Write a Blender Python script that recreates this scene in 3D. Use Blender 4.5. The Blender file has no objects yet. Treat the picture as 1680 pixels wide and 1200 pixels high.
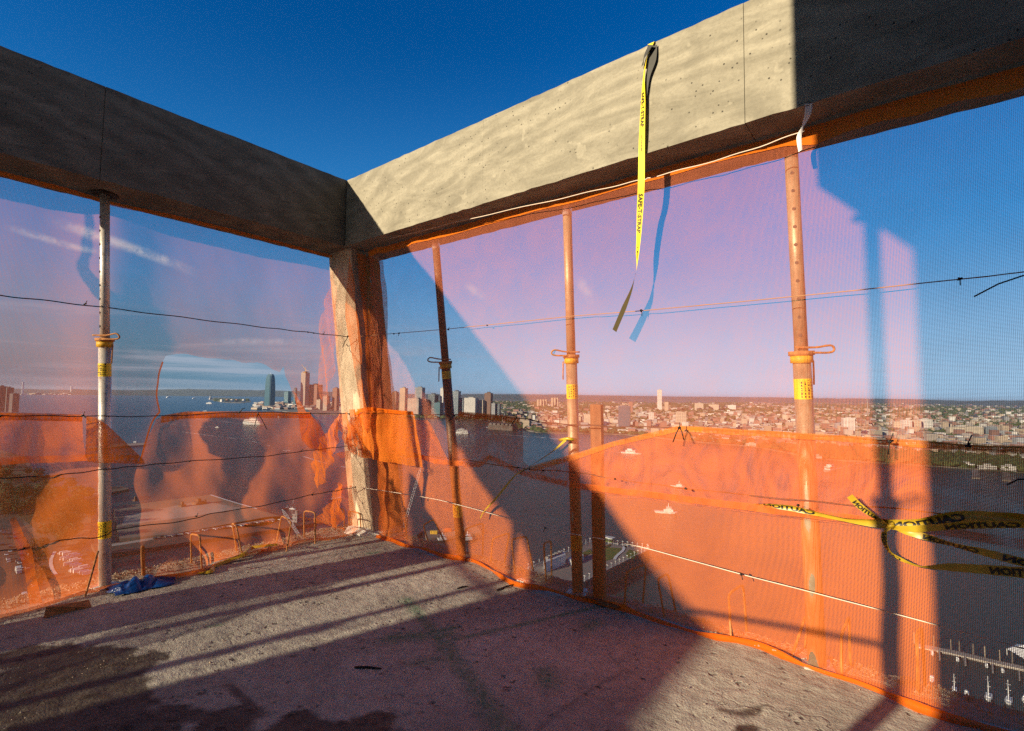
import bpy, bmesh, math, random
import numpy as np
from mathutils import Vector, Matrix, noise, geometry
R = math.radians
random.seed(7)
S = bpy.context.scene
COL = S.collection

# ------------------------------------------------------------------ camera
CAM = np.array([4.4924, -2.8421, 1.5])
YAW, PITCH, ROLL, FPX = 0.674995, 0.059175, 0.013576, 817.18
_f = np.array([-math.sin(YAW)*math.cos(PITCH), math.cos(YAW)*math.cos(PITCH), math.sin(PITCH)])
_r0 = np.array([math.cos(YAW), math.sin(YAW), 0.0]); _u0 = np.cross(_r0, _f)
_r = math.cos(ROLL)*_r0 + math.sin(ROLL)*_u0
_u = -math.sin(ROLL)*_r0 + math.cos(ROLL)*_u0
cd = bpy.data.cameras.new('camera'); cam = bpy.data.objects.new('camera', cd); COL.objects.link(cam)
cam.matrix_world = Matrix([[_r[0], _u[0], -_f[0], CAM[0]], [_r[1], _u[1], -_f[1], CAM[1]], [_r[2], _u[2], -_f[2], CAM[2]], [0, 0, 0, 1]])
cd.sensor_width = 36; cd.lens = 36*FPX/1680; cd.clip_start = 0.05; cd.clip_end = 120000
S.camera = cam
# ------------------------------------------------------------------ sky and sun
SUN_EL, SUN_AZ = 15.6, 195.3            # clockwise from +Y
W = bpy.data.worlds.new('World'); S.world = W; W.use_nodes = True
nt = W.node_tree; N = nt.nodes; L = nt.links
bg = N['Background']; sky = N.new('ShaderNodeTexSky'); sky.sky_type = 'NISHITA'; sky.sun_disc = False
sky.sun_elevation = R(SUN_EL); sky.sun_rotation = R(SUN_AZ); sky.air_density = 1.0; sky.dust_density = 0.25; sky.ozone_density = 2.5; sky.altitude = 120
bg.inputs[1].default_value = 0.08
def wn(t, **k):
    n = N.new(t)
    for a, b in k.items(): setattr(n, a, b)
    return n
def wmath(op, a, b=None, c=None, clamp=False):
    n = wn('ShaderNodeMath', operation=op, use_clamp=clamp)
    for i, v in enumerate((a, b, c)):
        if v is None: continue
        if isinstance(v, (int, float)): n.inputs[i].default_value = v
        else: L.new(v, n.inputs[i])
    return n.outputs[0]
tc = wn('ShaderNodeTexCoord'); sp = wn('ShaderNodeSeparateXYZ'); L.new(tc.outputs['Generated'], sp.inputs[0])
hs = wn('ShaderNodeHueSaturation'); hs.inputs['Hue'].default_value = 0.515; hs.inputs['Saturation'].default_value = 1.55; hs.inputs['Value'].default_value = 1.0
L.new(sky.outputs[0], hs.inputs['Color'])
cloud_mix = hs.outputs[0]
def cmix(fac, a, col):
    m = wn('ShaderNodeMixRGB'); L.new(fac, m.inputs[0]); L.new(a, m.inputs[1])
    if isinstance(col, tuple): m.inputs[2].default_value = col
    else: L.new(col, m.inputs[2])
    return m.outputs[0]
def wsmooth(v, a, b):
    n = wn('ShaderNodeMapRange', interpolation_type='SMOOTHSTEP'); L.new(v, n.inputs[0])
    n.inputs[1].default_value = a; n.inputs[2].default_value = b; return n.outputs[0]
# low stratus bands above the horizon, stronger over the bay (-x side)
mp = wn('ShaderNodeMapping'); L.new(tc.outputs['Generated'], mp.inputs[0]); mp.inputs['Scale'].default_value = (2.2, 2.2, 34)
nz = wn('ShaderNodeTexNoise'); nz.inputs['Scale'].default_value = 1.0; nz.inputs['Detail'].default_value = 6; nz.inputs['Roughness'].default_value = .6; nz.inputs['Distortion'].default_value = .4
L.new(mp.outputs[0], nz.inputs['Vector'])
band = wmath('MULTIPLY', wsmooth(nz.outputs[0], .46, .66), wmath('MULTIPLY', wsmooth(sp.outputs[2], .0, .03), wmath('SUBTRACT', 1.0, wsmooth(sp.outputs[2], .07, .17))))
west = wmath('SUBTRACT', 1.15, wsmooth(sp.outputs[1], .2, 1.0))
band = wmath('MULTIPLY', band, west)
midw = wmath('MULTIPLY', wmath('SUBTRACT', 1.0, wsmooth(sp.outputs[2], .08, .62)), wmath('ADD', .35, wmath('MULTIPLY', wsmooth(sp.outputs[1], -.1, .9), .6)))
cloud_mix = cmix(midw, cloud_mix, (.55, 2.5, 5.3, 1))
low = wmath('POWER', wmath('SUBTRACT', 1.0, wsmooth(sp.outputs[2], -.02, .30)), 1.3)
lowc = wn('ShaderNodeMixRGB'); L.new(wsmooth(sp.outputs[1], .25, .95), lowc.inputs[0]); lowc.inputs[1].default_value = (.55, 1.35, 2.1, 1); lowc.inputs[2].default_value = (3.1, 5.0, 6.9, 1)
cloud_mix = cmix(wmath('MULTIPLY', low, .94), cloud_mix, lowc.outputs[0])
cloud_mix = cmix(wmath('MULTIPLY', band, .55), cloud_mix, (3.4, 3.6, 4.3, 1))
def view_dir(px, py):
    d = (px-840)/FPX*_r + (600-py)/FPX*_u + _f
    return d/np.linalg.norm(d)
def streak(p0, p1, width, amount, seed):
    global cloud_mix
    a, b = view_dir(*p0), view_dir(*p1); n = np.cross(a, b); n /= np.linalg.norm(n); m = (a+b); m /= np.linalg.norm(m); t = np.cross(n, m)
    half = math.acos(float(a@b))/2
    def dot(v):
        k = wn('ShaderNodeVectorMath', operation='DOT_PRODUCT'); L.new(tc.outputs['Generated'], k.inputs[0]); k.inputs[1].default_value = tuple(v); return k.outputs['Value']
    nn = wn('ShaderNodeTexNoise'); nn.inputs['Scale'].default_value = 9; nn.inputs['Detail'].default_value = 5
    mm = wn('ShaderNodeMapping'); mm.inputs['Location'].default_value = (seed, 0, 0); L.new(tc.outputs['Generated'], mm.inputs[0]); L.new(mm.outputs[0], nn.inputs['Vector'])
    dn = wmath('ADD', dot(n), wmath('MULTIPLY', wmath('SUBTRACT', nn.outputs[0], .5), width*1.6))
    across = wmath('SUBTRACT', 1, wsmooth(wmath('ABSOLUTE', dn), 0, width))
    along = wmath('SUBTRACT', 1, wsmooth(wmath('ABSOLUTE', dot(t)), half*.35, half*1.05))
    front = wsmooth(dot(m), .5, .8)
    fn = wn('ShaderNodeTexNoise'); fn.inputs['Scale'].default_value = 46; fn.inputs['Detail'].default_value = 7; fn.inputs['Roughness'].default_value = .7; L.new(mm.outputs[0], fn.inputs['Vector'])
    f = wmath('MULTIPLY', wmath('MULTIPLY', wmath('MULTIPLY', across, along), wmath('MULTIPLY', front, amount)), wmath('ADD', .25, wsmooth(fn.outputs[0], .38, .62)))
    cloud_mix = cmix(f, cloud_mix, (4.6, 4.7, 5.3, 1))
streak((70, 355), (330, 450), .012, .6, 1)
streak((0, 372), (180, 420), .008, .45, 3)
streak((945, 455), (975, 500), .016, .32, 5)
streak((760, 465), (800, 495), .012, .28, 8)
streak((330, 560), (520, 560), .008, .3, 11)
L.new(cloud_mix, bg.inputs[0])

sd = bpy.data.lights.new('sun', 'SUN'); sd.energy = 5.0; sd.angle = R(0.53); sd.color = (1.0, .83, .58)
sun = bpy.data.objects.new('sun', sd); COL.objects.link(sun)
_az, _el = R(SUN_AZ), R(SUN_EL)
TO_SUN = Vector((math.sin(_az)*math.cos(_el), math.cos(_az)*math.cos(_el), math.sin(_el)))
sun.rotation_euler = TO_SUN.to_track_quat('Z', 'Y').to_euler()
S.view_settings.view_transform = 'Standard'; S.view_settings.look = 'None'; S.view_settings.gamma = 1; S.view_settings.exposure = 0.8
S.view_settings.use_curve_mapping = False
S.cycles.transparent_max_bounces = 24; S.cycles.max_bounces = 7; S.cycles.diffuse_bounces = 3; S.cycles.use_denoising = False; S.cycles.sample_clamp_indirect = 3; S.cycles.volume_bounces = 0

# ------------------------------------------------------------------ pixel -> place
def ray(px, py):
    return (px-840)/FPX*_r + (600-py)/FPX*_u + _f
def hit(px, py, n, d):                     # plane n.p = d
    q = ray(px, py); n = np.array(n, float); t = (d - n@CAM)/(n@q); return CAM + q*t
def onz(px, py, z=0.0): return hit(px, py, (0, 0, 1), z)
def onx(px, py, x): return hit(px, py, (1, 0, 0), x)
def ony(px, py, y): return hit(px, py, (0, 1, 0), y)
NL = -0.35                                 # left net stands at x = NL
def onL(px, py, off=0.0): return onx(px, py, NL+off)
def onR(px, py, off=0.0): return hit(px, py, (0, 1, .2/3), .42+off)   # right net leans a little
SEA = -120.0
def sea(px, py, z=SEA): return onz(px, py, z)
def depth_of(p): return float((np.array(p)-CAM)@_f)

# ------------------------------------------------------------------ materials
M = {}
def new_mat(name):
    m = bpy.data.materials.new(name); m.use_nodes = True; M[name] = m
    return m, m.node_tree, m.node_tree.nodes['Principled BSDF'], m.node_tree.nodes['Material Output']
def link(nt, a, b): nt.links.new(a, b)
def nd(nt, t, **k):
    n = nt.nodes.new(t)
    for a, b in k.items():
        if a in n.inputs.keys() if hasattr(n.inputs, 'keys') else False: n.inputs[a].default_value = b
        else: setattr(n, a, b)
    return n
def mth(nt, op, a, b=None, clamp=False):
    n = nt.nodes.new('ShaderNodeMath'); n.operation = op; n.use_clamp = clamp
    for i, v in enumerate((a, b)):
        if v is None: continue
        if isinstance(v, (int, float)): n.inputs[i].default_value = v
        else: nt.links.new(v, n.inputs[i])
    return n.outputs[0]
def coords(nt, kind='Object', scale=(1, 1, 1)):
    t = nt.nodes.new('ShaderNodeTexCoord'); m = nt.nodes.new('ShaderNodeMapping'); nt.links.new(t.outputs[kind], m.inputs[0]); m.inputs['Scale'].default_value = scale
    return m.outputs[0]
def noise_tex(nt, vec, scale, detail=5, rough=.55, dist=0):
    n = nt.nodes.new('ShaderNodeTexNoise'); nt.links.new(vec, n.inputs['Vector'])
    n.inputs['Scale'].default_value = scale; n.inputs['Detail'].default_value = detail; n.inputs['Roughness'].default_value = rough; n.inputs['Distortion'].default_value = dist
    return n.outputs[0]
def ramp(nt, fac, stops):
    n = nt.nodes.new('ShaderNodeValToRGB'); nt.links.new(fac, n.inputs[0]); e = n.color_ramp.elements
    while len(e) < len(stops): e.new(.5)
    for i, (p, c) in enumerate(stops): e[i].position = p; e[i].color = (*c, 1) if len(c) == 3 else c
    return n.outputs[0]
def mixc(nt, fac, a, b, mode='MIX'):
    n = nt.nodes.new('ShaderNodeMixRGB'); n.blend_type = mode
    for i, v in enumerate((fac, a, b)):
        if isinstance(v, (int, float)): n.inputs[i].default_value = v
        elif isinstance(v, tuple): n.inputs[i].default_value = (*v, 1) if len(v) == 3 else v
        else: nt.links.new(v, n.inputs[i])
    return n.outputs[0]
def bump(nt, bsdf, h, strength=.3, dist=.01):
    n = nt.nodes.new('ShaderNodeBump'); n.inputs['Strength'].default_value = strength; n.inputs['Distance'].default_value = dist
    nt.links.new(h, n.inputs['Height']); nt.links.new(n.outputs[0], bsdf.inputs['Normal'])
def simple(name, c, rough=.7, metal=0, var=.25, vs=3.0, bs=0.0, bd=.01, bsc=40, dirt=None):
    m, nt, b, o = new_mat(name); v = coords(nt)
    n = noise_tex(nt, v, vs, 6, .65)
    lo = tuple(max(0, x*(1-var)) for x in c); hi = tuple(min(1, x*(1+var)) for x in c)
    col = ramp(nt, n, [(.3, lo), (.7, hi)])
    if dirt:
        n2 = noise_tex(nt, v, vs*4.3, 4, .7); col = mixc(nt, ramp(nt, n2, [(.52, (0, 0, 0)), (.68, (1, 1, 1))]), col, dirt)
    nt.links.new(col, b.inputs['Base Color']); b.inputs['Roughness'].default_value = rough; b.inputs['Metallic'].default_value = metal
    if bs: bump(nt, b, noise_tex(nt, v, bsc, 4), bs, bd)
    return m
# cast concrete with plywood grain
def concrete(name, light, dark, grain=(1, 1, 1)):
    m, nt, b, o = new_mat(name); v = coords(nt, scale=grain)
    vo = coords(nt)
    big = noise_tex(nt, v, 1.5, 9, .72, 2.6)
    wv = nt.nodes.new('ShaderNodeTexWave'); wv.wave_type = 'RINGS'; wv.rings_direction = 'SPHERICAL'; nt.links.new(v, wv.inputs['Vector']); wv.inputs['Scale'].default_value = .75; wv.inputs['Distortion'].default_value = 7; wv.inputs['Detail'].default_value = 4; wv.inputs['Detail Scale'].default_value = 1.4
    g = mth(nt, 'ADD', mth(nt, 'MULTIPLY', big, .86), mth(nt, 'MULTIPLY', wv.outputs['Fac'], .13))
    mid = tuple((p+q)/2 for p, q in zip(light, dark))
    col = ramp(nt, g, [(.30, dark), (.5, mid), (.66, light)])
    fine = noise_tex(nt, vo, 55, 3, .7); col = mixc(nt, mth(nt, 'MULTIPLY', ramp(nt, fine, [(.35, (1, 1, 1)), (.55, (0, 0, 0))]), .16), col, (.05, .045, .035))
    blot = noise_tex(nt, vo, 3.1, 4, .6); col = mixc(nt, mth(nt, 'MULTIPLY', ramp(nt, blot, [(.5, (0, 0, 0)), (.72, (1, 1, 1))]), .45), col, tuple(x*.62 for x in dark))
    vr = nt.nodes.new('ShaderNodeTexVoronoi'); nt.links.new(vo, vr.inputs['Vector']); vr.inputs['Scale'].default_value = 22
    pit = ramp(nt, vr.outputs['Distance'], [(.07, (1, 1, 1)), (.14, (0, 0, 0))])
    pm = mth(nt, 'MULTIPLY', pit, ramp(nt, noise_tex(nt, vo, 2.3, 2), [(.44, (0, 0, 0)), (.5, (1, 1, 1))]))
    col = mixc(nt, mth(nt, 'MULTIPLY', ramp(nt, noise_tex(nt, vo, 6.5, 3, .5), [(.68, (0, 0, 0)), (.70, (1, 1, 1))]), .28), col, tuple(min(1, x*1.35) for x in light))
    col = mixc(nt, pm, col, (.03, .026, .02))
    nt.links.new(col, b.inputs['Base Color']); b.inputs['Roughness'].default_value = .82
    h = mth(nt, 'SUBTRACT', mth(nt, 'ADD', mth(nt, 'MULTIPLY', noise_tex(nt, v, 7, 5, .7, 1), .22), mth(nt, 'MULTIPLY', fine, .3)), pm)
    bump(nt, b, h, .5, .004)
    return m
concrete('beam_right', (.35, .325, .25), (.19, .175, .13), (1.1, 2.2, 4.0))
concrete('beam_left', (.23, .205, .16), (.10, .09, .07), (2.2, 1.2, 3.9))  # darker copy of the beam concrete: deepens the shade on the left beam
concrete('column_conc', (.62, .50, .36), (.40, .30, .20), (5, 5, .9))
concrete('core_conc', (.3, .28, .25), (.2, .19, .17))
# floor: vertex attributes hold the stains and the paint
m, nt, b, o = new_mat('floor_conc'); v = coords(nt)
a1 = nt.nodes.new('ShaderNodeAttribute'); a1.attribute_name = 'stain'; a2 = nt.nodes.new('ShaderNodeAttribute'); a2.attribute_name = 'paint'
n1 = noise_tex(nt, v, 1.1, 6, .6, .3); n2 = noise_tex(nt, v, 14, 6, .7); n3 = noise_tex(nt, v, 95, 3, .6)
col = ramp(nt, n1, [(.3, (.26, .245, .21)), (.52, (.37, .35, .30)), (.72, (.48, .455, .395))])
col = mixc(nt, .5, col, ramp(nt, n2, [(.3, (.33, .33, .33)), (.6, (.72, .72, .72))]), 'OVERLAY')
vr = nt.nodes.new('ShaderNodeTexVoronoi'); nt.links.new(mixc(nt, .06, v, noise_tex(nt, v, 20, 2)), vr.inputs['Vector']); vr.inputs['Scale'].default_value = 17
pit = mth(nt, 'MULTIPLY', ramp(nt, vr.outputs['Distance'], [(.12, (1, 1, 1)), (.3, (0, 0, 0))]), ramp(nt, noise_tex(nt, v, 5, 3), [(.5, (0, 0, 0)), (.6, (1, 1, 1))]))
col = mixc(nt, mth(nt, 'MULTIPLY', pit, .8), col, (.04, .032, .03))
ck = nt.nodes.new('ShaderNodeTexVoronoi'); ck.feature = 'DISTANCE_TO_EDGE'; ck.inputs['Scale'].default_value = .75
nt.links.new(mixc(nt, .35, v, nt.nodes.new('ShaderNodeTexNoise').outputs[0]), ck.inputs['Vector'])
crack = mth(nt, 'MULTIPLY', ramp(nt, ck.outputs['Distance'], [(.002, (1, 1, 1)), (.007, (0, 0, 0))]), ramp(nt, noise_tex(nt, v, .9, 2), [(.5, (0, 0, 0)), (.58, (1, 1, 1))]))
col = mixc(nt, mth(nt, 'MULTIPLY', crack, .3), col, (.035, .03, .026))
gm = mth(nt, 'MULTIPLY', a2.outputs['Fac'], ramp(nt, noise_tex(nt, v, 30, 4, .7), [(.35, (.25, .25, .25)), (.62, (1, 1, 1))]))
col = mixc(nt, gm, col, (.035, .19, .09))
sm = mth(nt, 'MULTIPLY', a1.outputs['Fac'], ramp(nt, n2, [(.25, (.78, .78, .78)), (.6, (1, 1, 1))]))
col = mixc(nt, sm, col, (.040, .028, .016))
nt.links.new(col, b.inputs['Base Color'])
rg = nt.nodes.new('ShaderNodeMapRange'); nt.links.new(a1.outputs['Fac'], rg.inputs[0]); rg.inputs[3].default_value = .88; rg.inputs[4].default_value = .55; nt.links.new(rg.outputs[0], b.inputs['Roughness'])
h = mth(nt, 'SUBTRACT', mth(nt, 'ADD', mth(nt, 'MULTIPLY', n2, 1.0), mth(nt, 'MULTIPLY', n3, .35)), mth(nt, 'ADD', mth(nt, 'MULTIPLY', pit, .6), mth(nt, 'MULTIPLY', crack, .25)))
tv = coords(nt, scale=(1.4, 7, 1)); tw_ = nt.nodes.new('ShaderNodeTexNoise'); nt.links.new(tv, tw_.inputs['Vector']); tw_.inputs['Scale'].default_value = 3.2; tw_.inputs['Detail'].default_value = 6; tw_.inputs['Distortion'].default_value = 1.6
h = mth(nt, 'ADD', h, mth(nt, 'MULTIPLY', tw_.outputs[0], .22))
bump(nt, b, h, 1.0, .014)

# debris netting: threads with open cells between them
def net_mat(name, colr, cover, pitch=.0065, trans=.45, mottled=.12):
    m, nt, b, o = new_mat(name); nt.nodes.remove(b)
    uv = nt.nodes.new('ShaderNodeUVMap'); uv.uv_map = 'UVMap'; sx = nt.nodes.new('ShaderNodeSeparateXYZ'); nt.links.new(uv.outputs[0], sx.inputs[0])
    w = 1-math.sqrt(1-cover)
    nse = noise_tex(nt, uv.outputs[0], 5, 4)
    wv = mth(nt, 'ADD', w, mth(nt, 'MULTIPLY', mth(nt, 'SUBTRACT', nse, .5), mottled))
    def thread(c):
        f = mth(nt, 'FRACT', mth(nt, 'DIVIDE', c, pitch)); return mth(nt, 'LESS_THAN', f, wv)
    mask = mth(nt, 'MAXIMUM', thread(sx.outputs[0]), thread(sx.outputs[1]))
    df = nt.nodes.new('ShaderNodeBsdfDiffuse'); tl = nt.nodes.new('ShaderNodeBsdfTranslucent'); tp = nt.nodes.new('ShaderNodeBsdfTransparent')
    n2 = noise_tex(nt, uv.outputs[0], 2.2, 5)
    c2 = mixc(nt, n2, tuple(x*.82 for x in colr), tuple(min(1, x*1.15) for x in colr))
    nt.links.new(c2, df.inputs[0]); nt.links.new(c2, tl.inputs[0])
    mx = nt.nodes.new('ShaderNodeMixShader'); mx.inputs[0].default_value = trans; nt.links.new(df.outputs[0], mx.inputs[1]); nt.links.new(tl.outputs[0], mx.inputs[2])
    m2 = nt.nodes.new('ShaderNodeMixShader'); nt.links.new(mask, m2.inputs[0]); nt.links.new(tp.outputs[0], m2.inputs[1]); nt.links.new(mx.outputs[0], m2.inputs[2])
    nt.links.new(m2.outputs[0], o.inputs[0])
    return m
NETC = (.94, .235, .05)
net_mat('net_fine', (.93, .26, .12), .265, .0060, .36, .10)
net_mat('net_fine_left', (.93, .25, .10), .33, .0062, .62, .10)
net_mat('net_lower_left', (.95, .22, .035), .56, .0062, .62)
net_mat('net_fold', (.96, .34, .04), .70, .005, .4)
net_mat('net_lower', NETC, .565, .0062, .36)
net_mat('net_drape', (.85, .22, .03), .62, .005, .3)
net_mat('net_flap', (.92, .24, .03), .68, .005, .3)
net_mat('net_double', (.96, .24, .022), .78, .0052, .38)
net_mat('net_hem', (.95, .20, .015), .90, .005)
# ------------------------------------------------------------------ other near materials
m, nt, b, o = new_mat('steel'); v = coords(nt)
col = ramp(nt, noise_tex(nt, v, 7, 6, .7), [(.35, (.55, .51, .47)), (.6, (.74, .70, .64))])
rn = noise_tex(nt, v, 23, 5, .75); col = mixc(nt, ramp(nt, rn, [(.56, (0, 0, 0)), (.70, (.8, .8, .8))]), col, (.28, .15, .08))
nt.links.new(col, b.inputs['Base Color']); b.inputs['Metallic'].default_value = .35; b.inputs['Roughness'].default_value = .42; bump(nt, b, rn, .2, .002)
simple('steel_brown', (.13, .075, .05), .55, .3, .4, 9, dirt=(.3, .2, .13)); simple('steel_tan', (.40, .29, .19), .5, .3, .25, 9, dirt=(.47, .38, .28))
simple('dark_steel', (.05, .04, .035), .6, .4)
simple('rust', (.45, .20, .07), .85, 0, .4, 30, .5, .002, 120)
simple('collar_yellow', (.75, .42, .02), .55, 0, .2, 20, 0, dirt=(.25, .14, .04))
simple('sticker', (.90, .62, .02), .5, 0, .08, 20)
simple('print_black', (.012, .011, .01), .5, 0, .05)
simple('wire', (.04, .03, .028), .5, .5, .3, 30)
simple('cord_pale', (.75, .62, .5), .8, 0, .1); simple('cord_rust', (.42, .20, .10), .8, 0, .2)
simple('tape_yellow', (.46, .31, .02), .38, 0, .2, 9)
simple('strap_yellow', (.85, .66, .02), .6, 0, .1, 12, .3, .0006, 700)
simple('strap_dark', (.05, .05, .045), .7, 0, .2, 12)
simple('strap_shaded', (.05, .036, .008), .7, 0, .2, 12)  # dark olive stands in for shade on the back of the yellow strap
simple('white_cloth', (.75, .72, .70), .8, 0, .1)
m, nt, b, o = new_mat('lumber'); v = coords(nt, scale=(14, 14, .8)); g = noise_tex(nt, v, 2.6, 6, .6, .8)
nt.links.new(ramp(nt, g, [(.3, (.15, .065, .03)), (.7, (.28, .13, .055))]), b.inputs['Base Color']); b.inputs['Roughness'].default_value = .75; bump(nt, b, g, .3, .003)
m, nt, b, o = new_mat('tarp_blue'); v = coords(nt); nt.links.new(ramp(nt, noise_tex(nt, v, 9, 4), [(.3, (.0, .03, .16)), (.7, (.005, .10, .40))]), b.inputs['Base Color']); b.inputs['Roughness'].default_value = .35
simple('rubble', (.42, .33, .25), .9, 0, .35, 12, .8, .004, 60)
simple('plaster', (.7, .66, .6), .9, 0, .15, 30, .8, .004, 80)

# ------------------------------------------------------------------ mesh builder
def origin(o):
    v = Vector((0, 0, 0))
    while o is not None: v += o.location; o = o.parent
    return v
class MB:
    def __init__(s): s.v = []; s.f = []; s.uv = []
    def quad_uv(s, pts, uvs=None):
        i = len(s.v); s.v += [tuple(map(float, p)) for p in pts]; s.f.append(tuple(range(i, i+len(pts))))
        return s
    def box(s, lo, hi, rot=0, c=None):
        x0, y0, z0 = lo; x1, y1, z1 = hi; P = [(x0, y0, z0), (x1, y0, z0), (x1, y1, z0), (x0, y1, z0), (x0, y0, z1), (x1, y0, z1), (x1, y1, z1), (x0, y1, z1)]
        if rot:
            cx, cy = c if c else ((x0+x1)/2, (y0+y1)/2); k, q = math.cos(rot), math.sin(rot)
            P = [(cx+(x-cx)*k-(y-cy)*q, cy+(x-cx)*q+(y-cy)*k, z) for x, y, z in P]
        i = len(s.v); s.v += P
        s.f += [tuple(i+j for j in f) for f in ((0, 3, 2, 1), (4, 5, 6, 7), (0, 1, 5, 4), (1, 2, 6, 5), (2, 3, 7, 6), (3, 0, 4, 7))]
        return s
    def hexa(s, P):      # 4 bottom + 4 top points
        i = len(s.v); s.v += [tuple(map(float, p)) for p in P]
        s.f += [tuple(i+j for j in f) for f in ((0, 3, 2, 1), (4, 5, 6, 7), (0, 1, 5, 4), (1, 2, 6, 5), (2, 3, 7, 6), (3, 0, 4, 7))]
        return s
    def prism(s, poly, z0, z1):
        n = len(poly); i = len(s.v)
        a = sum(poly[k][0]*poly[(k+1) % n][1]-poly[(k+1) % n][0]*poly[k][1] for k in range(n))
        if a < 0: poly = poly[::-1]
        s.v += [(p[0], p[1], z0) for p in poly]+[(p[0], p[1], z1) for p in poly]
        s.f.append(tuple(range(i+n, i+2*n))); s.f.append(tuple(range(i+n-1, i-1, -1)))
        s.f += [(i+k, i+(k+1) % n, i+n+(k+1) % n, i+n+k) for k in range(n)]
        return s
    def tube(s, pts, r, n=8, caps=True):
        pts = [Vector(p) for p in pts]; rs = r if isinstance(r, (list, tuple)) else [r]*len(pts); i0 = len(s.v)
        up = None
        for k, p in enumerate(pts):
            t = (pts[min(k+1, len(pts)-1)]-pts[max(k-1, 0)])
            if t.length < 1e-9: t = Vector((0, 0, 1))
            t.normalize()
            if up is None: up = t.orthogonal().normalized()
            up = (up-t*up.dot(t))
            up = up.normalized() if up.length > 1e-6 else t.orthogonal().normalized()
            w = t.cross(up)
            for j in range(n):
                a = 2*math.pi*j/n; s.v.append(tuple(p+(up*math.cos(a)+w*math.sin(a))*rs[k]))
        for k in range(len(pts)-1):
            for j in range(n):
                a = i0+k*n+j; b_ = i0+k*n+(j+1) % n; s.f.append((a, b_, b_+n, a+n))
        if caps:
            s.f.append(tuple(i0+j for j in range(n-1, -1, -1))); e = i0+(len(pts)-1)*n; s.f.append(tuple(e+j for j in range(n)))
        return s
    def build(s, name, mat, parent=None, smooth=False, uv=None):
        me = bpy.data.meshes.new(name)
        off = origin(parent) if parent is not None else Vector((0, 0, 0))
        me.from_pydata([(x-off.x, y-off.y, z-off.z) for x, y, z in s.v], [], s.f)
        if uv is not None:
            ul = me.uv_layers.new(name='UVMap'); vi = np.empty(len(me.loops), int); me.loops.foreach_get('vertex_index', vi)
            ul.data.foreach_set('uv', np.array(uv, dtype=float)[vi].ravel())
        for m_ in (mat if isinstance(mat, list) else [mat]): me.materials.append(M[m_] if isinstance(m_, str) else m_)
        if smooth: me.polygons.foreach_set('use_smooth', [True]*len(me.polygons))
        o = bpy.data.objects.new(name, me); COL.objects.link(o)
        if parent is not None: o.parent = parent
        return o
def tag(o, label=None, cat=None, group=None, kind=None):
    if label: o['label'] = label
    if cat: o['category'] = cat
    if group: o['group'] = group
    if kind: o['kind'] = kind
    return o
def thing(name, loc, label, cat, group=None):
    o = bpy.data.objects.new(name, None); o.location = tuple(map(float, loc)); COL.objects.link(o); o.empty_display_size = .1
    return tag(o, label, cat, group)
def copy_tree(o, parent=None):
    c = o.copy(); COL.objects.link(c)
    if parent is not None: c.parent = parent
    for ch in list(o.children): copy_tree(ch, c)
    return c
def catmull(pts, n=8):
    pts = [Vector(p) for p in pts]
    if len(pts) < 3: return [pts[0].lerp(pts[-1], k/n) for k in range(n+1)]
    P = [pts[0]*2-pts[1]]+pts+[pts[-1]*2-pts[-2]]; out = []
    for i in range(1, len(P)-2):
        a, b_, c, d = P[i-1:i+3]
        for k in range(n):
            t = k/n; out.append(.5*((2*b_)+(c-a)*t+(2*a-5*b_+4*c-d)*t*t+(3*b_-a-3*c+d)*t**3))
    out.append(pts[-1]); return out
def fbm(x, y, z=0.0, o=3):
    return noise.fractal(Vector((x, y, z)), 1.0, 2.0, o)
def sstep(a, b_, x):
    t = min(1, max(0, (x-a)/(b_-a))); return t*t*(3-2*t)

ZS, ZT = 3.0, 3.688           # soffit and top of the ring beam
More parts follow.
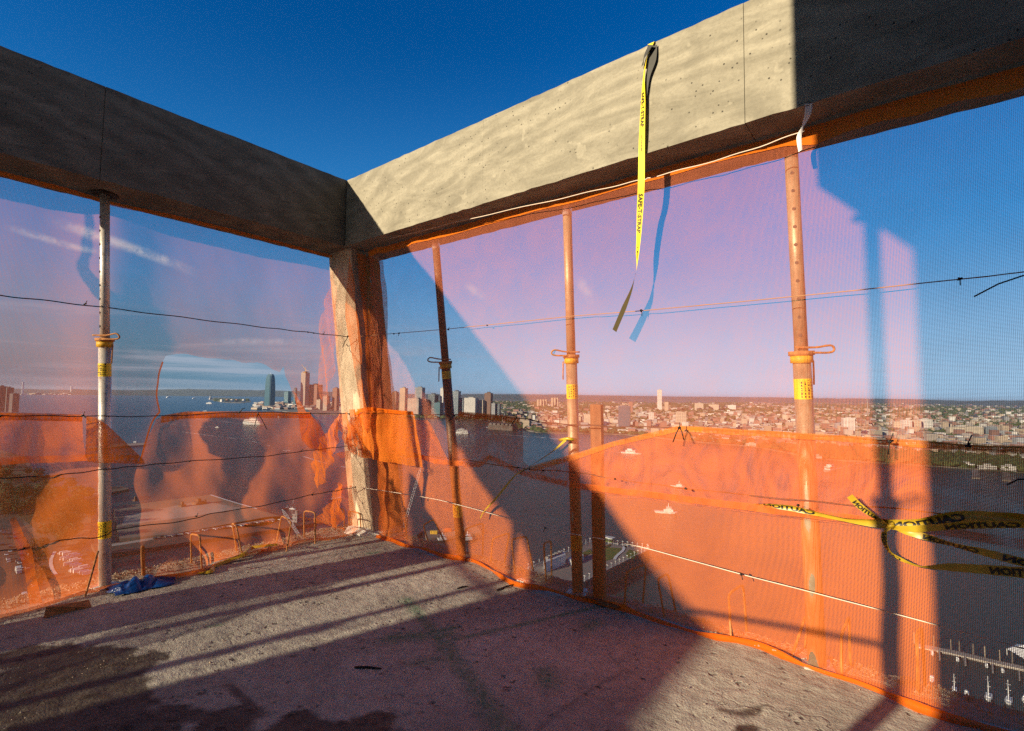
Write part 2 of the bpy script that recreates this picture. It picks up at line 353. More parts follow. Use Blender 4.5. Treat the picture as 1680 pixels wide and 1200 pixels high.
# ------------------------------------------------------------------ floor slab
def seg_d(px, py, a, b_):
    ax, ay = a; bx, by = b_; dx, dy = bx-ax, by-ay; t = np.clip(((px-ax)*dx+(py-ay)*dy)/(dx*dx+dy*dy), 0, 1)
    return np.hypot(px-ax-t*dx, py-ay-t*dy)
def build_floor():
    xs = np.concatenate([np.arange(-.54, 5.6, .022)]); ys = np.arange(-3.6, .6601, .022)
    X, Y = np.meshgrid(xs, ys); nx, ny = len(xs), len(ys)
    flat = np.stack([X.ravel(), Y.ravel()], 1)
    n_lo = np.array([fbm(x*1.3, y*1.3, 3.1, 3) for x, y in flat]); n_hi = np.array([fbm(x*9, y*9, 7.7, 3) for x, y in flat]); n_v = np.array([noise.noise(Vector((x*34, y*34, 1))) for x, y in flat])
    Z = n_lo*.007+n_hi*.0048+np.maximum(0, n_v-.32)*.020-np.maximum(0, -n_v-.42)*.022
    # gravelly ridge outside the netting
    edge = np.maximum(1-np.clip((flat[:, 0]+.54)/.2, 0, 1), 1-np.clip((.66-flat[:, 1])/.18, 0, 1))
    Z += edge*(.018+.012*n_v+.01*n_hi)
    x, y = flat[:, 0], flat[:, 1]; wob = n_hi*.07+n_lo*.10
    F = lambda *q: tuple(onz(*q)[:2])
    stain = np.zeros(len(x))
    for (px, py), r in [((60, 1130), .42), ((150, 1110), .26), ((215, 1095), .16), ((90, 1190), .5), ((235, 1190), .26), ((350, 1198), .17), ((500, 1215), .25), ((600, 1225), .26), ((20, 1085), .14), ((1235, 1215), .06)]:
        c = F(px, py); d = np.hypot(x-c[0], y-c[1])+wob*1.3; stain = np.maximum(stain, 1-np.clip((d-r*.88)/.028, 0, 1))
    for a, b_, r in [((305, 1140), (375, 1125), .012), ((375, 1125), (430, 1175), .012), ((1180, 1165), (1215, 1172), .006), ((1215, 1172), (1262, 1158), .008)]:
        d = seg_d(x, y, F(*a), F(*b_))+wob*.25; stain = np.maximum(stain, .85*(1-np.clip((d-r)/.02, 0, 1)))
    paint = np.zeros(len(x))
    for a, b_, r, s_ in [((668, 985), (730, 1060), .035, .5), ((730, 1060), (830, 1200), .05, .45), ((640, 1048), (735, 1040), .05, .5), ((735, 1052), (900, 1015), .02, .5), ((900, 1015), (985, 995), .018, .8), ((675, 1090), (740, 1078), .03, .3), ((893, 1105), (900, 1120), .05, .5), ((965, 1030), (975, 1022), .045, .45), ((700, 1040), (745, 1030), .03, .6), ((605, 908), (620, 906), .02, .5), ((345, 1028), (360, 1026), .02, .4)]:
        d = seg_d(x, y, F(*a), F(*b_)); paint = np.maximum(paint, min(1, s_*1.7)*np.exp(-(d/(r*1.25))**2))
    me = bpy.data.meshes.new('floor'); V = np.stack([x, y, Z], 1)
    i = np.arange(nx*ny).reshape(ny, nx); Fq = np.stack([i[:-1, :-1], i[:-1, 1:], i[1:, 1:], i[1:, :-1]], -1).reshape(-1, 4)
    me.from_pydata(V.tolist(), [], Fq.tolist())
    for nm, ar in (('stain', stain), ('paint', paint)):
        at = me.attributes.new(nm, 'FLOAT', 'POINT'); at.data.foreach_set('value', ar.astype(np.float32))
    me.polygons.foreach_set('use_smooth', [True]*len(me.polygons)); me.materials.append(M['floor_conc'])
    o = bpy.data.objects.new('floor', me); COL.objects.link(o); tag(o, kind='structure')
    b_ = MB().box((-.54, -14, -.32), (5.6, -3.6, 0)).box((5.6, -14, -.32), (16, .66, 0)).box((-.538, -3.6, -.32), (5.6, .65, -.03))
    tag(b_.build('floor_slab', 'floor_conc'), kind='structure')
build_floor()

# ------------------------------------------------------------------ ring beams, cast in panels
def cast_panel(lo, hi, parent, mat, axis, seed, label=None):
    """a box with its faces gridded, edges a little ragged"""
    m = MB(); x0, y0, z0 = lo; x1, y1, z1 = hi
    bm = bmesh.new(); bmesh.ops.create_cube(bm, size=1)
    for v in bm.verts: v.co = Vector(((v.co.x+.5)*(x1-x0)+x0, (v.co.y+.5)*(y1-y0)+y0, (v.co.z+.5)*(z1-z0)+z0))
    for k, cuts in ((axis, int((hi[axis]-lo[axis])/.07)), (2, 6)):
        es = [e for e in bm.edges if abs(abs((e.verts[0].co-e.verts[1].co).normalized()[k])-1) < 1e-3]
        bmesh.ops.subdivide_edges(bm, edges=es, cuts=max(1, cuts), use_grid_fill=True)
    for v in bm.verts:
        c = v.co; n1 = fbm(c.x*2+seed, c.y*2, c.z*2, 2)*.0008
        if abs(c.z-z0) < 1e-4 or abs(c.z-z1) < 1e-4:
            c.z += fbm(c.x*16+seed, c.y*16, c.z, 3)*.007*(1 if abs(c.z-z0) < 1e-4 else .8)
        o = 1-axis; c[o] += n1
    off = origin(parent)
    for v in bm.verts: v.co -= off
    me = bpy.data.meshes.new('cast_panel'); bm.to_mesh(me); bm.free(); me.materials.append(M[mat])
    o = bpy.data.objects.new('cast_panel', me); COL.objects.link(o); o.parent = parent
    if label: o['label'] = label
    return o
def beams():
    t = thing('concrete_beam', (-.27, -3, ZS), 'shaded grey concrete edge beam running from the left to the corner column', 'beam', 'concrete ring beams')
    seams = [-16.0, -13.5, -11.2, -9.0, -6.6, -4.3, float(onx(170, 200, 0)[1]), -.003]
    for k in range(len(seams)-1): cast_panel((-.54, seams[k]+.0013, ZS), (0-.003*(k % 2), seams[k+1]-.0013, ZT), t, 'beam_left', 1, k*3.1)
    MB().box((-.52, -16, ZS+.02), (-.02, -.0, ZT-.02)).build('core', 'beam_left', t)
    t = thing('concrete_beam', (3, .27, ZS), 'sunlit tan concrete edge beam with a yellow strap hung over it', 'beam', 'concrete ring beams')
    s2 = [-.54, .0, float(ony(792, 260, 0)[0]), float(ony(1221, 120, 0)[0]), 5.6, 7.9, 10.5]
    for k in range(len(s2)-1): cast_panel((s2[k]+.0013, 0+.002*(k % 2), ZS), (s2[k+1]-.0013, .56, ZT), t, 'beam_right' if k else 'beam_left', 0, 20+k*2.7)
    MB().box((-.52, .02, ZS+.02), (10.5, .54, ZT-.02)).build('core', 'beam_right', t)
beams()

# ------------------------------------------------------------------ corner column (leans outwards)
def column():
    t = thing('concrete_column', (-.2, .5, 0), 'pale concrete corner column, one face sunlit, wrapped in torn orange netting', 'column')
    top = [(-.42, .07), (0, .07), (0, .42), (-.42, .42)]; bot = [(-.40, .45), (.015, .45), (.05, .82), (-.40, .82)]
    m = MB(); n = 24; k = 12
    rings = []
    for i in range(n+1):
        f = i/n; z = -.25+f*(ZS+.25+.01); g = max(0, min(1, z/ZS)); c = [(bot[j][0]*(1-g)+top[j][0]*g, bot[j][1]*(1-g)+top[j][1]*g) for j in range(4)]
        ring = []
        for j in range(4):
            a, b_ = c[j], c[(j+1) % 4]
            for q in range(k):
                u = q/k; x = a[0]+(b_[0]-a[0])*u; y = a[1]+(b_[1]-a[1])*u
                e = .004 if q else .006
                x += fbm(x*7, z*5, y*7, 3)*e; y += fbm(x*7, z*5+9, y*7, 3)*e
                ring.append(len(m.v)); m.v.append((x, y, z))
        rings.append(ring)
    for i in range(n):
        q = len(rings[0])
        for j in range(q): m.f.append((rings[i][j], rings[i][(j+1) % q], rings[i+1][(j+1) % q], rings[i+1][j]))
    m.build('shaft', 'column_conc', t, smooth=False)
    # grout spill at its foot
    bm = bmesh.new(); bmesh.ops.create_icosphere(bm, subdivisions=3, radius=1)
    for v in bm.verts: v.co = Vector((v.co.x*.30, v.co.y*.30, max(0, v.co.z)*.07))*(1+.25*fbm(v.co.x*2.5, v.co.y*2.5, v.co.z*2, 3))
    me = bpy.data.meshes.new('grout'); bm.to_mesh(me); bm.free(); me.materials.append(M['plaster']); o = bpy.data.objects.new('grout', me); o.location = (0, .1, 0); COL.objects.link(o); o.parent = t
column()

# ------------------------------------------------------------------ netting
def net(name, outline, holes, surf, mat, parent=None, step=.035, smooth=True):
    """outline / holes in (s, z); surf maps (s, z) to a place"""
    def dense(poly):
        out = []
        for i in range(len(poly)):
            a, b_ = poly[i], poly[(i+1) % len(poly)]; n = max(1, int(math.hypot(b_[0]-a[0], b_[1]-a[1])/step))
            for k in range(n): out.append((a[0]+(b_[0]-a[0])*k/n, a[1]+(b_[1]-a[1])*k/n))
        return out
    polys = [dense(outline)]+[dense(h) for h in holes]
    V = []; Eg = []
    for p in polys:
        i = len(V); V += [Vector(q) for q in p]; Eg += [(i+k, i+(k+1) % len(p)) for k in range(len(p))]
    O = np.array(polys[0]); x0, z0 = O.min(0); x1, z1 = O.max(0)
    def inside(P, poly):
        poly = np.array(poly); c = np.zeros(len(P), bool); j = len(poly)-1
        for i in range(len(poly)):
            xi, yi = poly[i]; xj, yj = poly[j]
            if yi != yj:
                c ^= ((yi > P[:, 1]) != (yj > P[:, 1])) & (P[:, 0] < (xj-xi)*(P[:, 1]-yi)/(yj-yi)+xi)
            j = i
        return c
    gx, gz = np.meshgrid(np.arange(x0+step/2, x1, step), np.arange(z0+step/2, z1, step)); G = np.stack([gx.ravel(), gz.ravel()], 1)
    ok = inside(G, outline)
    for h in holes: ok &= ~inside(G, h)
    V += [Vector(map(float, g)) for g in G[ok]]
    vs, _, fs, *_ = geometry.delaunay_2d_cdt(V, Eg, [], 0, 1e-6)
    P = np.array([(v.x, v.y) for v in vs]); C = np.array([P[list(f)].mean(0) for f in fs])
    ok = inside(C, outline)
    for h in holes: ok &= ~inside(C, h)
    m = MB(); m.v = [tuple(map(float, surf(a, b_))) for a, b_ in P]; m.f = [tuple(f) for f, k in zip(fs, ok) if k]
    return m.build(name, mat, parent, smooth=smooth, uv=P)
def ribbon(name, pts, width, mat, parent=None, wdir=(0, 0, 1), n=8, twist=None, text=None, uvs=True, curl=0.0, spline=True):
    """a strip along pts; width may be a list; wdir the direction of its width"""
    q = catmull(pts, n) if spline else [Vector(p) for p in pts]; K = len(q); ws = width if isinstance(width, list) else [width]*len(pts)
    tw = twist or [0]*len(pts)
    def at(arr, k): f = k/(K-1)*(len(arr)-1); i = min(int(f), len(arr)-2); return arr[i]+(arr[i+1]-arr[i])*(f-i)
    C = []; D = []; Nn = []; s = [0.0]
    for k in range(K):
        t = (q[min(k+1, K-1)]-q[max(k-1, 0)]).normalized(); w = Vector(wdir); w = (w-t*w.dot(t)).normalized(); nn = t.cross(w)
        a = at(tw, k); w2 = w*math.cos(a)+nn*math.sin(a); C.append(q[k]); D.append(w2*at(ws, k)); Nn.append(t.cross(w2))
        if k: s.append(s[-1]+(q[k]-q[k-1]).length)
    m = MB(); uv = []; nc = 4
    for k in range(K):
        for j in range(nc+1):
            f = j/nc-.5; m.v.append(tuple(C[k]+D[k]*f+Nn[k]*curl*(f*f*4-.3)*D[k].length)); uv.append((s[k], f*D[k].length))
    for k in range(K-1):
        for j in range(nc): a = k*(nc+1)+j; m.f.append((a, a+1, a+nc+2, a+nc+1))
    o = m.build(name, mat, parent, smooth=True, uv=uv)
    def place(u, v, lift=.0012):
        u = min(max(u, 0), s[-1]-1e-4); i = max(j for j in range(K-1) if s[j] <= u); f = (u-s[i])/max(1e-6, s[i+1]-s[i])
        D2 = D[i].lerp(D[i+1], f); N2 = Nn[i].lerp(Nn[i+1], f); return C[i].lerp(C[i+1], f)+D2*v+N2*(lift+curl*(v*v*4-.3)*D2.length)
    return o, place, s[-1]
def glyphs(txt, size=1.0, extrude=0.0, weight=0.0):
    c = bpy.data.curves.new('t', 'FONT'); c.body = txt; c.size = size; c.offset = weight; c.resolution_u = 2
    o = bpy.data.objects.new('t', c); COL.objects.link(o); bpy.context.view_layer.update()
    me = o.to_mesh(); V = [tuple(v.co) for v in me.vertices]; F = [tuple(p.vertices) for p in me.polygons]; o.to_mesh_clear(); bpy.data.objects.remove(o); bpy.data.curves.remove(c)
    return V, F
def subdivide_flat(V, F, maxlen):
    bm = bmesh.new(); vs = [bm.verts.new(v) for v in V]
    for f in F:
        try: bm.faces.new([vs[i] for i in f])
        except Exception: pass
    bmesh.ops.triangulate(bm, faces=bm.faces[:])
    for _ in range(3):
        es = [e for e in bm.edges if e.calc_length() > maxlen]
        if not es: break
        bmesh.ops.subdivide_edges(bm, edges=es, cuts=1)
        bmesh.ops.triangulate(bm, faces=bm.faces[:])
    bm.verts.index_update(); V2 = [tuple(v.co) for v in bm.verts]; F2 = [tuple(v.index for v in f.verts) for f in bm.faces]; bm.free(); return V2, F2
def print_on(txt, place, u0, height, mat, parent, length=None, mirror=False, v0=0.0, name='lettering', lift=.0012, width=None, weight=.02):
    V, F = glyphs(txt, 1.0, weight=weight); V, F = subdivide_flat(V, F, .25)
    x1 = max(v[0] for v in V); h = max(v[1] for v in V)
    k = (length/x1) if length else height/h*1.0
    m = MB()
    for x, y, _ in V:
        u = u0+(x1-x if mirror else x)*k
        m.v.append(tuple(place(u, v0+(y/h-.5)*height/(width or 1), lift)))
    m.f = F; return m.build(name, mat, parent)
def print_both(*a, **k):
    k.pop('lift', None); print_on(*a, lift=.004, **k); return print_on(*a, lift=-.004, **k)

def wr(s, z, seed, a, f=3.0): return a*(fbm(s*f+seed, z*f*.6, seed, 3))
# --- right side
def floorline(s):                   # where the right net's hem lies on the floor
    return .42+.05*math.sin(s*2.1+.6)*sstep(.3, 1.2, s)+.03*math.sin(s*5.3)+.07*math.exp(-((s-1.4)/.35)**2)-.04*math.exp(-((s-.2)/.3)**2)
def surfR(a, off=0.0, seed=1.0, pull=True, gather=0.0):
    def f(s, z):
        y = .42-.2*z/3+off-wr(s, z, seed, a, 1.6)-gather*sstep(1.5, .2, s)*(.022*math.sin(s*23+5*fbm(s*2, z*1.5, 3))+.075*fbm(s*5+.4*z, z*1.1, 5)+.02*fbm(s*17, z*3, 15))
        if pull: y += (floorline(s)-.42)*sstep(.6, 0, z)
        return (s, y, max(z, .012))
    return f
def pR(*pts): return [(float(q[0]), float(q[2])) for q in (onR(*p) for p in pts)]
def rag(pts, amp, seed, step=.05):   # ragged polyline
    out = []
    for i in range(len(pts)-1):
        a, b_ = pts[i], pts[i+1]; n = max(1, int(math.hypot(b_[0]-a[0], b_[1]-a[1])/step))
        for k in range(n):
            x = a[0]+(b_[0]-a[0])*k/n; z = a[1]+(b_[1]-a[1])*k/n; out.append((x+amp*.6*noise.noise(Vector((x*9, z*9, seed))), z+amp*noise.noise(Vector((x*11, z*7, seed+5)))))
    out.append(pts[-1]); return out
t = thing('debris_net', (3, .3, 2.9), 'upper sheet of orange debris netting hung under the right hand sunlit beam', 'netting', 'sheets of orange debris netting')
bot = pR((655, 745), (714, 763), (788, 769), (804, 757), (857, 783), (937, 803), (994, 811), (1140, 830), (1300, 850), (1480, 872), (1680, 905))
bot = [(.08, bot[0][1])]+bot+[(5.8, bot[-1][1]-.08), (8.6, bot[-1][1])]
net('net_sheet', [(8.6, 2.985), (.08, 2.985)]+rag(bot, .008, 2), [], surfR(.02, 0, 2.2, gather=.5), 'net_fine', t)
# doubled hem under the beam: ragged and wider to the right
hem = [(.08, 2.985)]+[(x, 2.985) for x in (8.6,)]; hb = []
for k in range(60):
    x = 8.6-k*(8.52/59); wdt = .062 if x < 4.05 else .10+.012*math.sin(x*17)+.012*math.sin(x*41)
    hb.append((x, 2.985-wdt+.004*math.sin(x*9)))
net('hem', hem+hb, [], surfR(.02, -.006, 2.2, gather=.5), 'net_double', t, step=.06)
b_r = [(x, z+.0) for x, z in bot if .2 < x < 8]
net('hem', [(x, z+.012) for x, z in b_r]+[(x, z+.055) for x, z in b_r[::-1]], [], surfR(.02, -.005, 2.2), 'net_lower', t, step=.05)

t = thing('debris_net', (3, .45, 0), 'dense lower sheet of orange netting folded over the cable on the right side', 'netting', 'sheets of orange debris netting')
topl = pR((700, 690), (722, 735), (737, 767), (739, 690), (751, 677), (848, 686), (854, 713), (850, 758), (862, 769), (930, 750), (1000, 728), (1115, 701), (1300, 713), (1460, 723), (1680, 736))
lo_out = [(.1, .0)]+[(8.6, .0), (8.6, topl[-1][1]-.1)]+topl[::-1]+[(.1, topl[0][1])]
net('net_sheet', lo_out, [], surfR(.07, .03, 5.1, gather=1.0), 'net_lower', t, step=.03)
fold = topl[8:]+[(8.6, topl[-1][1]-.1)]
net('hem', [(x, z+.01) for x, z in fold]+[(x, z-.026 if x > 2.5 else z-.038) for x, z in fold[::-1]], [], surfR(.07, .018, 5.1, gather=1.0), 'net_fold', t, step=.04)
f2 = topl[4:6]
net('hem', [(x, z+.01) for x, z in f2]+[(x, z-.04) for x, z in f2[::-1]], [], surfR(.07, .018, 5.1), 'net_double', t, step=.04)
# hem lying along the floor
hp = [(s, floorline(s)-.012-.012*math.sin(s*13), .022+.008*math.sin(s*9)) for s in np.arange(.15, 6.5, .12)]
ribbon('floor_hem', hp, [.030+.012*math.sin(k*.9)+.008*math.sin(k*2.3) for k in range(len(hp))], 'net_hem', t, wdir=(0, .35, 1), curl=.35, n=3)

# darker gathered flap beside the column on the right
t = thing('net_flap', (.5, .3, 1.5), 'gathered bright orange net flap tied to the cable just right of the column', 'netting', 'sheets of orange debris netting')
fl = pR((585, 672), (612, 669), (650, 673), (690, 676), (697, 700), (700, 740), (702, 768), (650, 758), (596, 748), (590, 710))
net('net_sheet', fl, [], surfR(.05, -.07, 9.3, False, gather=.9), 'net_flap', t, step=.025)
ribbon('rolled_edge', [np.array(surfR(.05, -.08, 9.3, False)(*q)) for q in pR((592, 680), (612, 671), (650, 675), (690, 678))], .035, 'net_hem', t, n=4)

# netting draped over the column
t = thing('net_drape', (0, .3, 0), 'orange netting draped down the shaded face of the corner column to the floor', 'netting', 'sheets of orange debris netting')
def drape(s, z):
    g = max(0, min(1, z/ZS)); y0 = .45*(1-g)+.07*g
    x = .035+.04*(1-g)+.014*math.sin(s*38+z*1.2+4*fbm(s*3, z, 2))+.05*fbm(s*7, z*1.2, 4)+.015*fbm(s*20, z*3, 14); y = y0+s+.012*math.sin(s*23+z)
    return (x+.05*sstep(.5, 0, z), y, max(.01, z))
net('net_sheet', [(.05, 2.95), (.40, 2.95), (.37, 2), (.42, 1.2), (.40, .6), (.36, 0), (.03, 0), (.05, .7), (.03, 1.3), (.07, 2.1)], [], drape, 'net_drape', t, step=.02)
def drape2(s, z):
    g = max(0, min(1, z/ZS)); y0 = .45*(1-g)+.07*g
    return (s, y0-.035-.05*abs(math.sin(s*17+z*2))-.03*fbm(s*7, z*2, 8)-.02, max(.01, z))
def pC(*pts):
    out = []
    for p in pts:
        q = hit(p[0], p[1], (0, 1, .38/3), .45-.05); out.append((float(q[0]), float(q[2])))
    return out
net('sunlit_strand', pC((572, 420), (579, 418), (590, 520), (601, 640), (610, 700), (603, 712), (592, 690), (588, 640), (577, 540)), [], drape2, 'net_lower', t, step=.02)
net('torn_strand', pC((549, 455), (556, 440), (560, 500), (556, 560), (548, 620), (540, 668), (529, 640), (527, 580), (532, 520)), [], drape2, 'net_fine', t, step=.02)
t = thing('net_knot', (-.3, .2, .8), 'bunched orange netting tied round the cables at the foot of the corner column', 'netting', 'sheets of orange debris netting')
net('upper_tuft', pC((523, 760), (540, 720), (566, 680), (580, 676), (592, 700), (600, 745), (585, 740), (570, 705), (560, 745), (545, 790), (532, 800)), [], lambda s, z: (s+.02*fbm(z*6, s*2, 3), drape2(s, z)[1]-.06-.05*fbm(s*14, z*5, 9), z), 'net_lower', t, step=.02)
net('lower_tuft', pC((500, 905), (520, 870), (545, 830), (566, 790), (575, 800), (572, 835), (566, 862), (580, 868), (573, 884), (540, 893)), [], lambda s, z: (s+.02*fbm(z*6, s*2, 5), drape2(s, z)[1]-.05-.05*fbm(s*12+z*4, z*5, 19), max(.02, z)), 'net_lower', t, step=.02)

# --- left side
def wallline(s):                     # offset of the left hem on the floor
    return .05+.11*math.exp(-((s+2.35)/.35)**2)+.17*math.exp(-((s+1.25)/.22)**2)+.12*sstep(-.3, .2, s)+.02*math.sin(s*9)
def surfL(a, off=0.0, seed=1.0, pull=True, fr=2.0, bil=0.0):
    def f(s, z):
        x = NL+off+wr(s, z, seed, a, fr*.7)+bil*max(0, math.sin(z*2.2))*(.5+.5*math.sin(s*2.6+1))
        x += .030*a/.05*fbm(s*1.1-z*.8, z*.9, 21, 2)*sstep(1.5, .9, z)+.006*a/.05*fbm(s*4+z*2, z*2.2, 12)-.07*math.exp(-((s+1.80)/.22)**2)
        if pull: x += wallline(s)*sstep(.45, 0, z)
        return (x, s, max(z, .015))
    return f
def pL(*pts): return [(float(q[1]), float(q[2])) for q in (onL(*p) for p in pts)]
t = thing('debris_net', (NL, -2, 2.9), 'upper left orange netting with a big torn window over the harbour', 'netting', 'sheets of orange debris netting')
lb = pL((40, 761), (110, 759), (167, 757), (228, 758), (240, 725), (250, 690), (262, 676))
rb = pL((509, 676), (522, 690), (535, 735), (560, 752))
outl = [(-8.5, 2.985), (.35, 2.985), (.35, rb[-1][1])]+rag(rb[::-1], .006, 3)+rag(lb[::-1], .006, 1)+[(-8.5, lb[0][1])]
# torn window: cut out of the sheet above the cable
hole = pL((262, 676), (257, 650), (259, 630), (261, 613), (267, 594), (272, 584), (305, 581), (347, 588), (383, 592), (396, 595), (422, 594), (441, 603), (458, 611), (464, 601), (467, 616), (477, 637), (485, 660), (509, 676))
outl = [(-8.5, 2.985), (.35, 2.985), (.35, rb[-1][1])]+rb[::-1]+rag(hole[::-1], .012, 4, .025)+lb[::-1][1:]+[(-8.5, lb[0][1])]
net('net_sheet', outl, [], surfL(.03, 0, 6.6, False, 1.3), 'net_fine_left', t, step=.03)
h1 = [onL(*p, .004) for p in ((262, 676), (257, 650), (259, 630), (261, 613), (267, 594))]
ribbon('torn_edge', h1, .012, 'net_hem', t, wdir=(0, 1, 0), n=4)
h2 = [onL(*p, .004) for p in ((262, 676), (250, 692), (240, 722), (230, 758))]
ribbon('torn_edge', h2, .014, 'net_hem', t, wdir=(0, 1, 0), n=4)
net('hem', [(-8.5, 2.985), (.3, 2.985), (.3, 2.955), (-8.5, 2.945)], [], surfL(.03, .006, 6.6, False, 1.3), 'net_double', t, step=.06)
net('hem', [(a, b_) for a, b_ in [(-8.5, lb[0][1])]+lb[:4]]+[(a, b_+.05) for a, b_ in (lb[:4])[::-1]+[(-8.5, lb[0][1])]], [], surfL(.03, .006, 6.6, False, 1.3), 'net_lower_left', t, step=.06)
t = thing('debris_net', (NL, -2, 0), 'rumpled lower left orange netting billowing below the cable down to the slab', 'netting', 'sheets of orange debris netting')
tl = pL((0, 680), (70, 681), (135, 683), (136, 720), (140, 755), (228, 757), (240, 722), (255, 688), (262, 684), (300, 677), (400, 677), (510, 678), (526, 700), (533, 728), (545, 745), (562, 740))
hole_l = pL((2, 770), (34, 768), (42, 800), (55, 860), (66, 920), (66, 985), (48, 985), (34, 930), (14, 850), (2, 850))
net('net_sheet', [(-8.5, tl[0][1])]+tl+[(.38, tl[-1][1]), (.38, 0), (-8.5, 0)], [], surfL(.07, .02, 3.3, True, 2.2, .05), 'net_lower_left', t, step=.028)
hh = tl[:3]; hh = [(-8.5, hh[0][1])]+hh
net('hem', [(a, b_+.012) for a, b_ in hh]+[(a, b_-.04) for a, b_ in hh[::-1]], [], surfL(.07, .03, 3.3, True, 2.2, .05), 'net_double', t, step=.05)
hh = tl[8:12]
net('hem', [(a, b_+.01) for a, b_ in hh]+[(a, b_-.05) for a, b_ in hh[::-1]], [], surfL(.07, .03, 3.3, True, 2.2, .05), 'net_double', t, step=.05)
hp = [(NL+wallline(s)+.03+.012*math.sin(s*11), s, .02+.008*math.sin(s*9)) for s in np.arange(-6, .4, .12)]
ribbon('floor_hem', hp, [.06+.03*math.sin(k*.7) for k in range(len(hp))], 'net_double', t, wdir=(.6, 0, 1), curl=.3, n=3)
net('fold', pL((476, 640), (500, 676), (520, 690), (530, 720), (528, 742), (505, 735), (492, 722), (488, 690)), [], surfL(.05, .05, 8.1, False, 3), 'net_lower_left', t, step=.02)
net('fold', pL((14, 850), (22, 845), (40, 880), (50, 900), (56, 940), (66, 985), (46, 990), (36, 930), (20, 880)), [], surfL(.05, .06, 7.1, False, 3), 'net_lower_left', t, step=.02)
t = thing('net_flap', (NL+.05, -2, 1.3), 'triangular orange net flap hanging over the left shoring post', 'netting', 'sheets of orange debris netting')
net('net_sheet', pL((135, 683), (150, 684), (172, 698), (200, 726), (226, 752), (228, 759), (150, 757), (137, 755), (132, 745), (134, 715)), [], surfL(.03, .17, 4.4, False, 3), 'net_double', t, step=.02)

t = thing('shadow_rag', (-.8, -3, 1), 'unseen net rags added outside the left slab edge, cut to cast shadows on the left netting', 'rag')
def rag_sheet(px_poly, dist, seed):
    P = [Vector(onL(*q))+TO_SUN*(dist/abs(TO_SUN.x)) for q in px_poly]; x0 = NL-dist  # outline of a net shadow carried back towards the sun
    net('rag', [(p.y, p.z) for p in P], [], lambda s, z: (x0+.05*fbm(s*3, z*3, seed), s, z), 'net_hem', t, step=.04)
for poly, dd, sd in ((((300, 705), (320, 690), (370, 684), (408, 692), (418, 735), (400, 775), (394, 800), (402, 858), (354, 862), (350, 792), (366, 752), (328, 740)), .5, 3), (((186, 345), (207, 352), (210, 430), (228, 470), (258, 505), (270, 560), (258, 585), (238, 560), (244, 525), (205, 492), (186, 470)), .45, 8)): rag_sheet(poly, dd, sd)
# ------------------------------------------------------------------ shoring posts
def disc(m, c, r, h, n=20):
    c = Vector(c); m.tube([c, c+Vector((0, 0, h))], r, n)
def post(label, foot, head, zc, r_out, r_in, pins, sticker=(), holes=True, base=True, head_z=ZS, silver=False, loop=1, mt='steel', mt2='steel'):
    foot, head = Vector(foot), Vector(head); t = thing('shoring_post', foot, label, 'post', 'adjustable steel shoring posts')
    ax = (head-foot)/(head.z-foot.z)
    at = lambda z: foot+ax*(z-foot.z)
    MB().tube([at(.008), at(zc-.02)], r_out, 24).build('outer_tube', mt, t, True)
    MB().tube([at(zc-.02), at(head_z-.008)], r_in, 24).build('inner_tube', mt2, t, True)
    m = MB()
    if base: m.box((foot.x-.075, foot.y-.075, .0), (foot.x+.075, foot.y+.075, .01), .3); m.build('base_plate', 'steel', t)
    m = MB(); hq = at(head_z-.012); disc(m, hq, .085, .011); m.build('head_plate', 'dark_steel', t)
    if silver: MB().tube([at(head_z-.12), at(head_z-.02)], r_in+.003, 20).build('head_sleeve', 'white_metal', t, True)
    m = MB().tube([at(zc-.055), at(zc-.012)], r_out+.012, 24); m.build('collar', 'collar_yellow', t, True)
    m = MB().tube([at(zc-.012), at(zc+.012)], r_out+.02, 24); cr = m.build('collar_nut', 'rust', t, True)
    c = at(zc+.03); d = Vector((_r[0], _r[1], 0)).normalized()*loop; e = Vector((-_f[0], -_f[1], 0)).normalized()
    pts = [c+e*(r_in+.01)-d*.06, c+e*(r_in+.015)+d*.05, c+e*.06+d*.13+Vector((0, 0, .012)), c+e*.055+d*.155-Vector((0, 0, .01)), c+e*.05+d*.13-Vector((0, 0, .028)), c+e*.05+d*.02-Vector((0, 0, .03))]
    MB().tube(catmull(pts, 5), .006, 8).build('pin_handle', 'rust', t, True)
    c = at(zc-.04)+d*(r_out+.02); MB().tube([c, c-Vector((0, 0, .14))], .005, 8).build('hanging_pin', 'rust', t, True)
    if holes:
        m = MB(); z = zc+.1
        side = (Vector((CAM[0], CAM[1], 0))-Vector((foot.x, foot.y, 0))).normalized(); side = Matrix.Rotation(holes if isinstance(holes, float) else 0, 3, 'Z') @ side
        while z < head_z-.14:
            c = at(z)+side*(r_in-.003); m.tube([c, c+side*.0045], .0098, 10); z += .104
        o = m.build('pin_holes', 'print_black', t); o['kind'] = 'stuff'
    for (z0, z1) in sticker:
        m = MB().tube([at(z0), at(z1)], r_out+.0012, 24, False); so = m.build('sticker', 'sticker', t, True)
        # print on the sticker: short marks wrapped round the tube
        rnd = random.Random(int(z0*1000)); m = MB(); base_a = math.atan2(-_f[1], -_f[0])
        for line in range(5):
            a = base_a-.75+line*.36; z = z0+.008
            while z < z1-.014:
                hgt = rnd.uniform(.005, .014); wdt = rnd.uniform(.10, .2)
                P = []
                for aa, zz in ((a, z), (a+wdt, z), (a+wdt, z+hgt), (a, z+hgt)):
                    c = at(zz); P.append((c.x+math.cos(aa)*(r_out+.0022), c.y+math.sin(aa)*(r_out+.0022), c.z))
                m.quad_uv(P); z += hgt+rnd.uniform(.003, .009)
        o = m.build('sticker_print', 'print_black', so); o['kind'] = 'stuff'
    return t
simple('white_metal', (.72, .72, .70), .35, .5, .08)
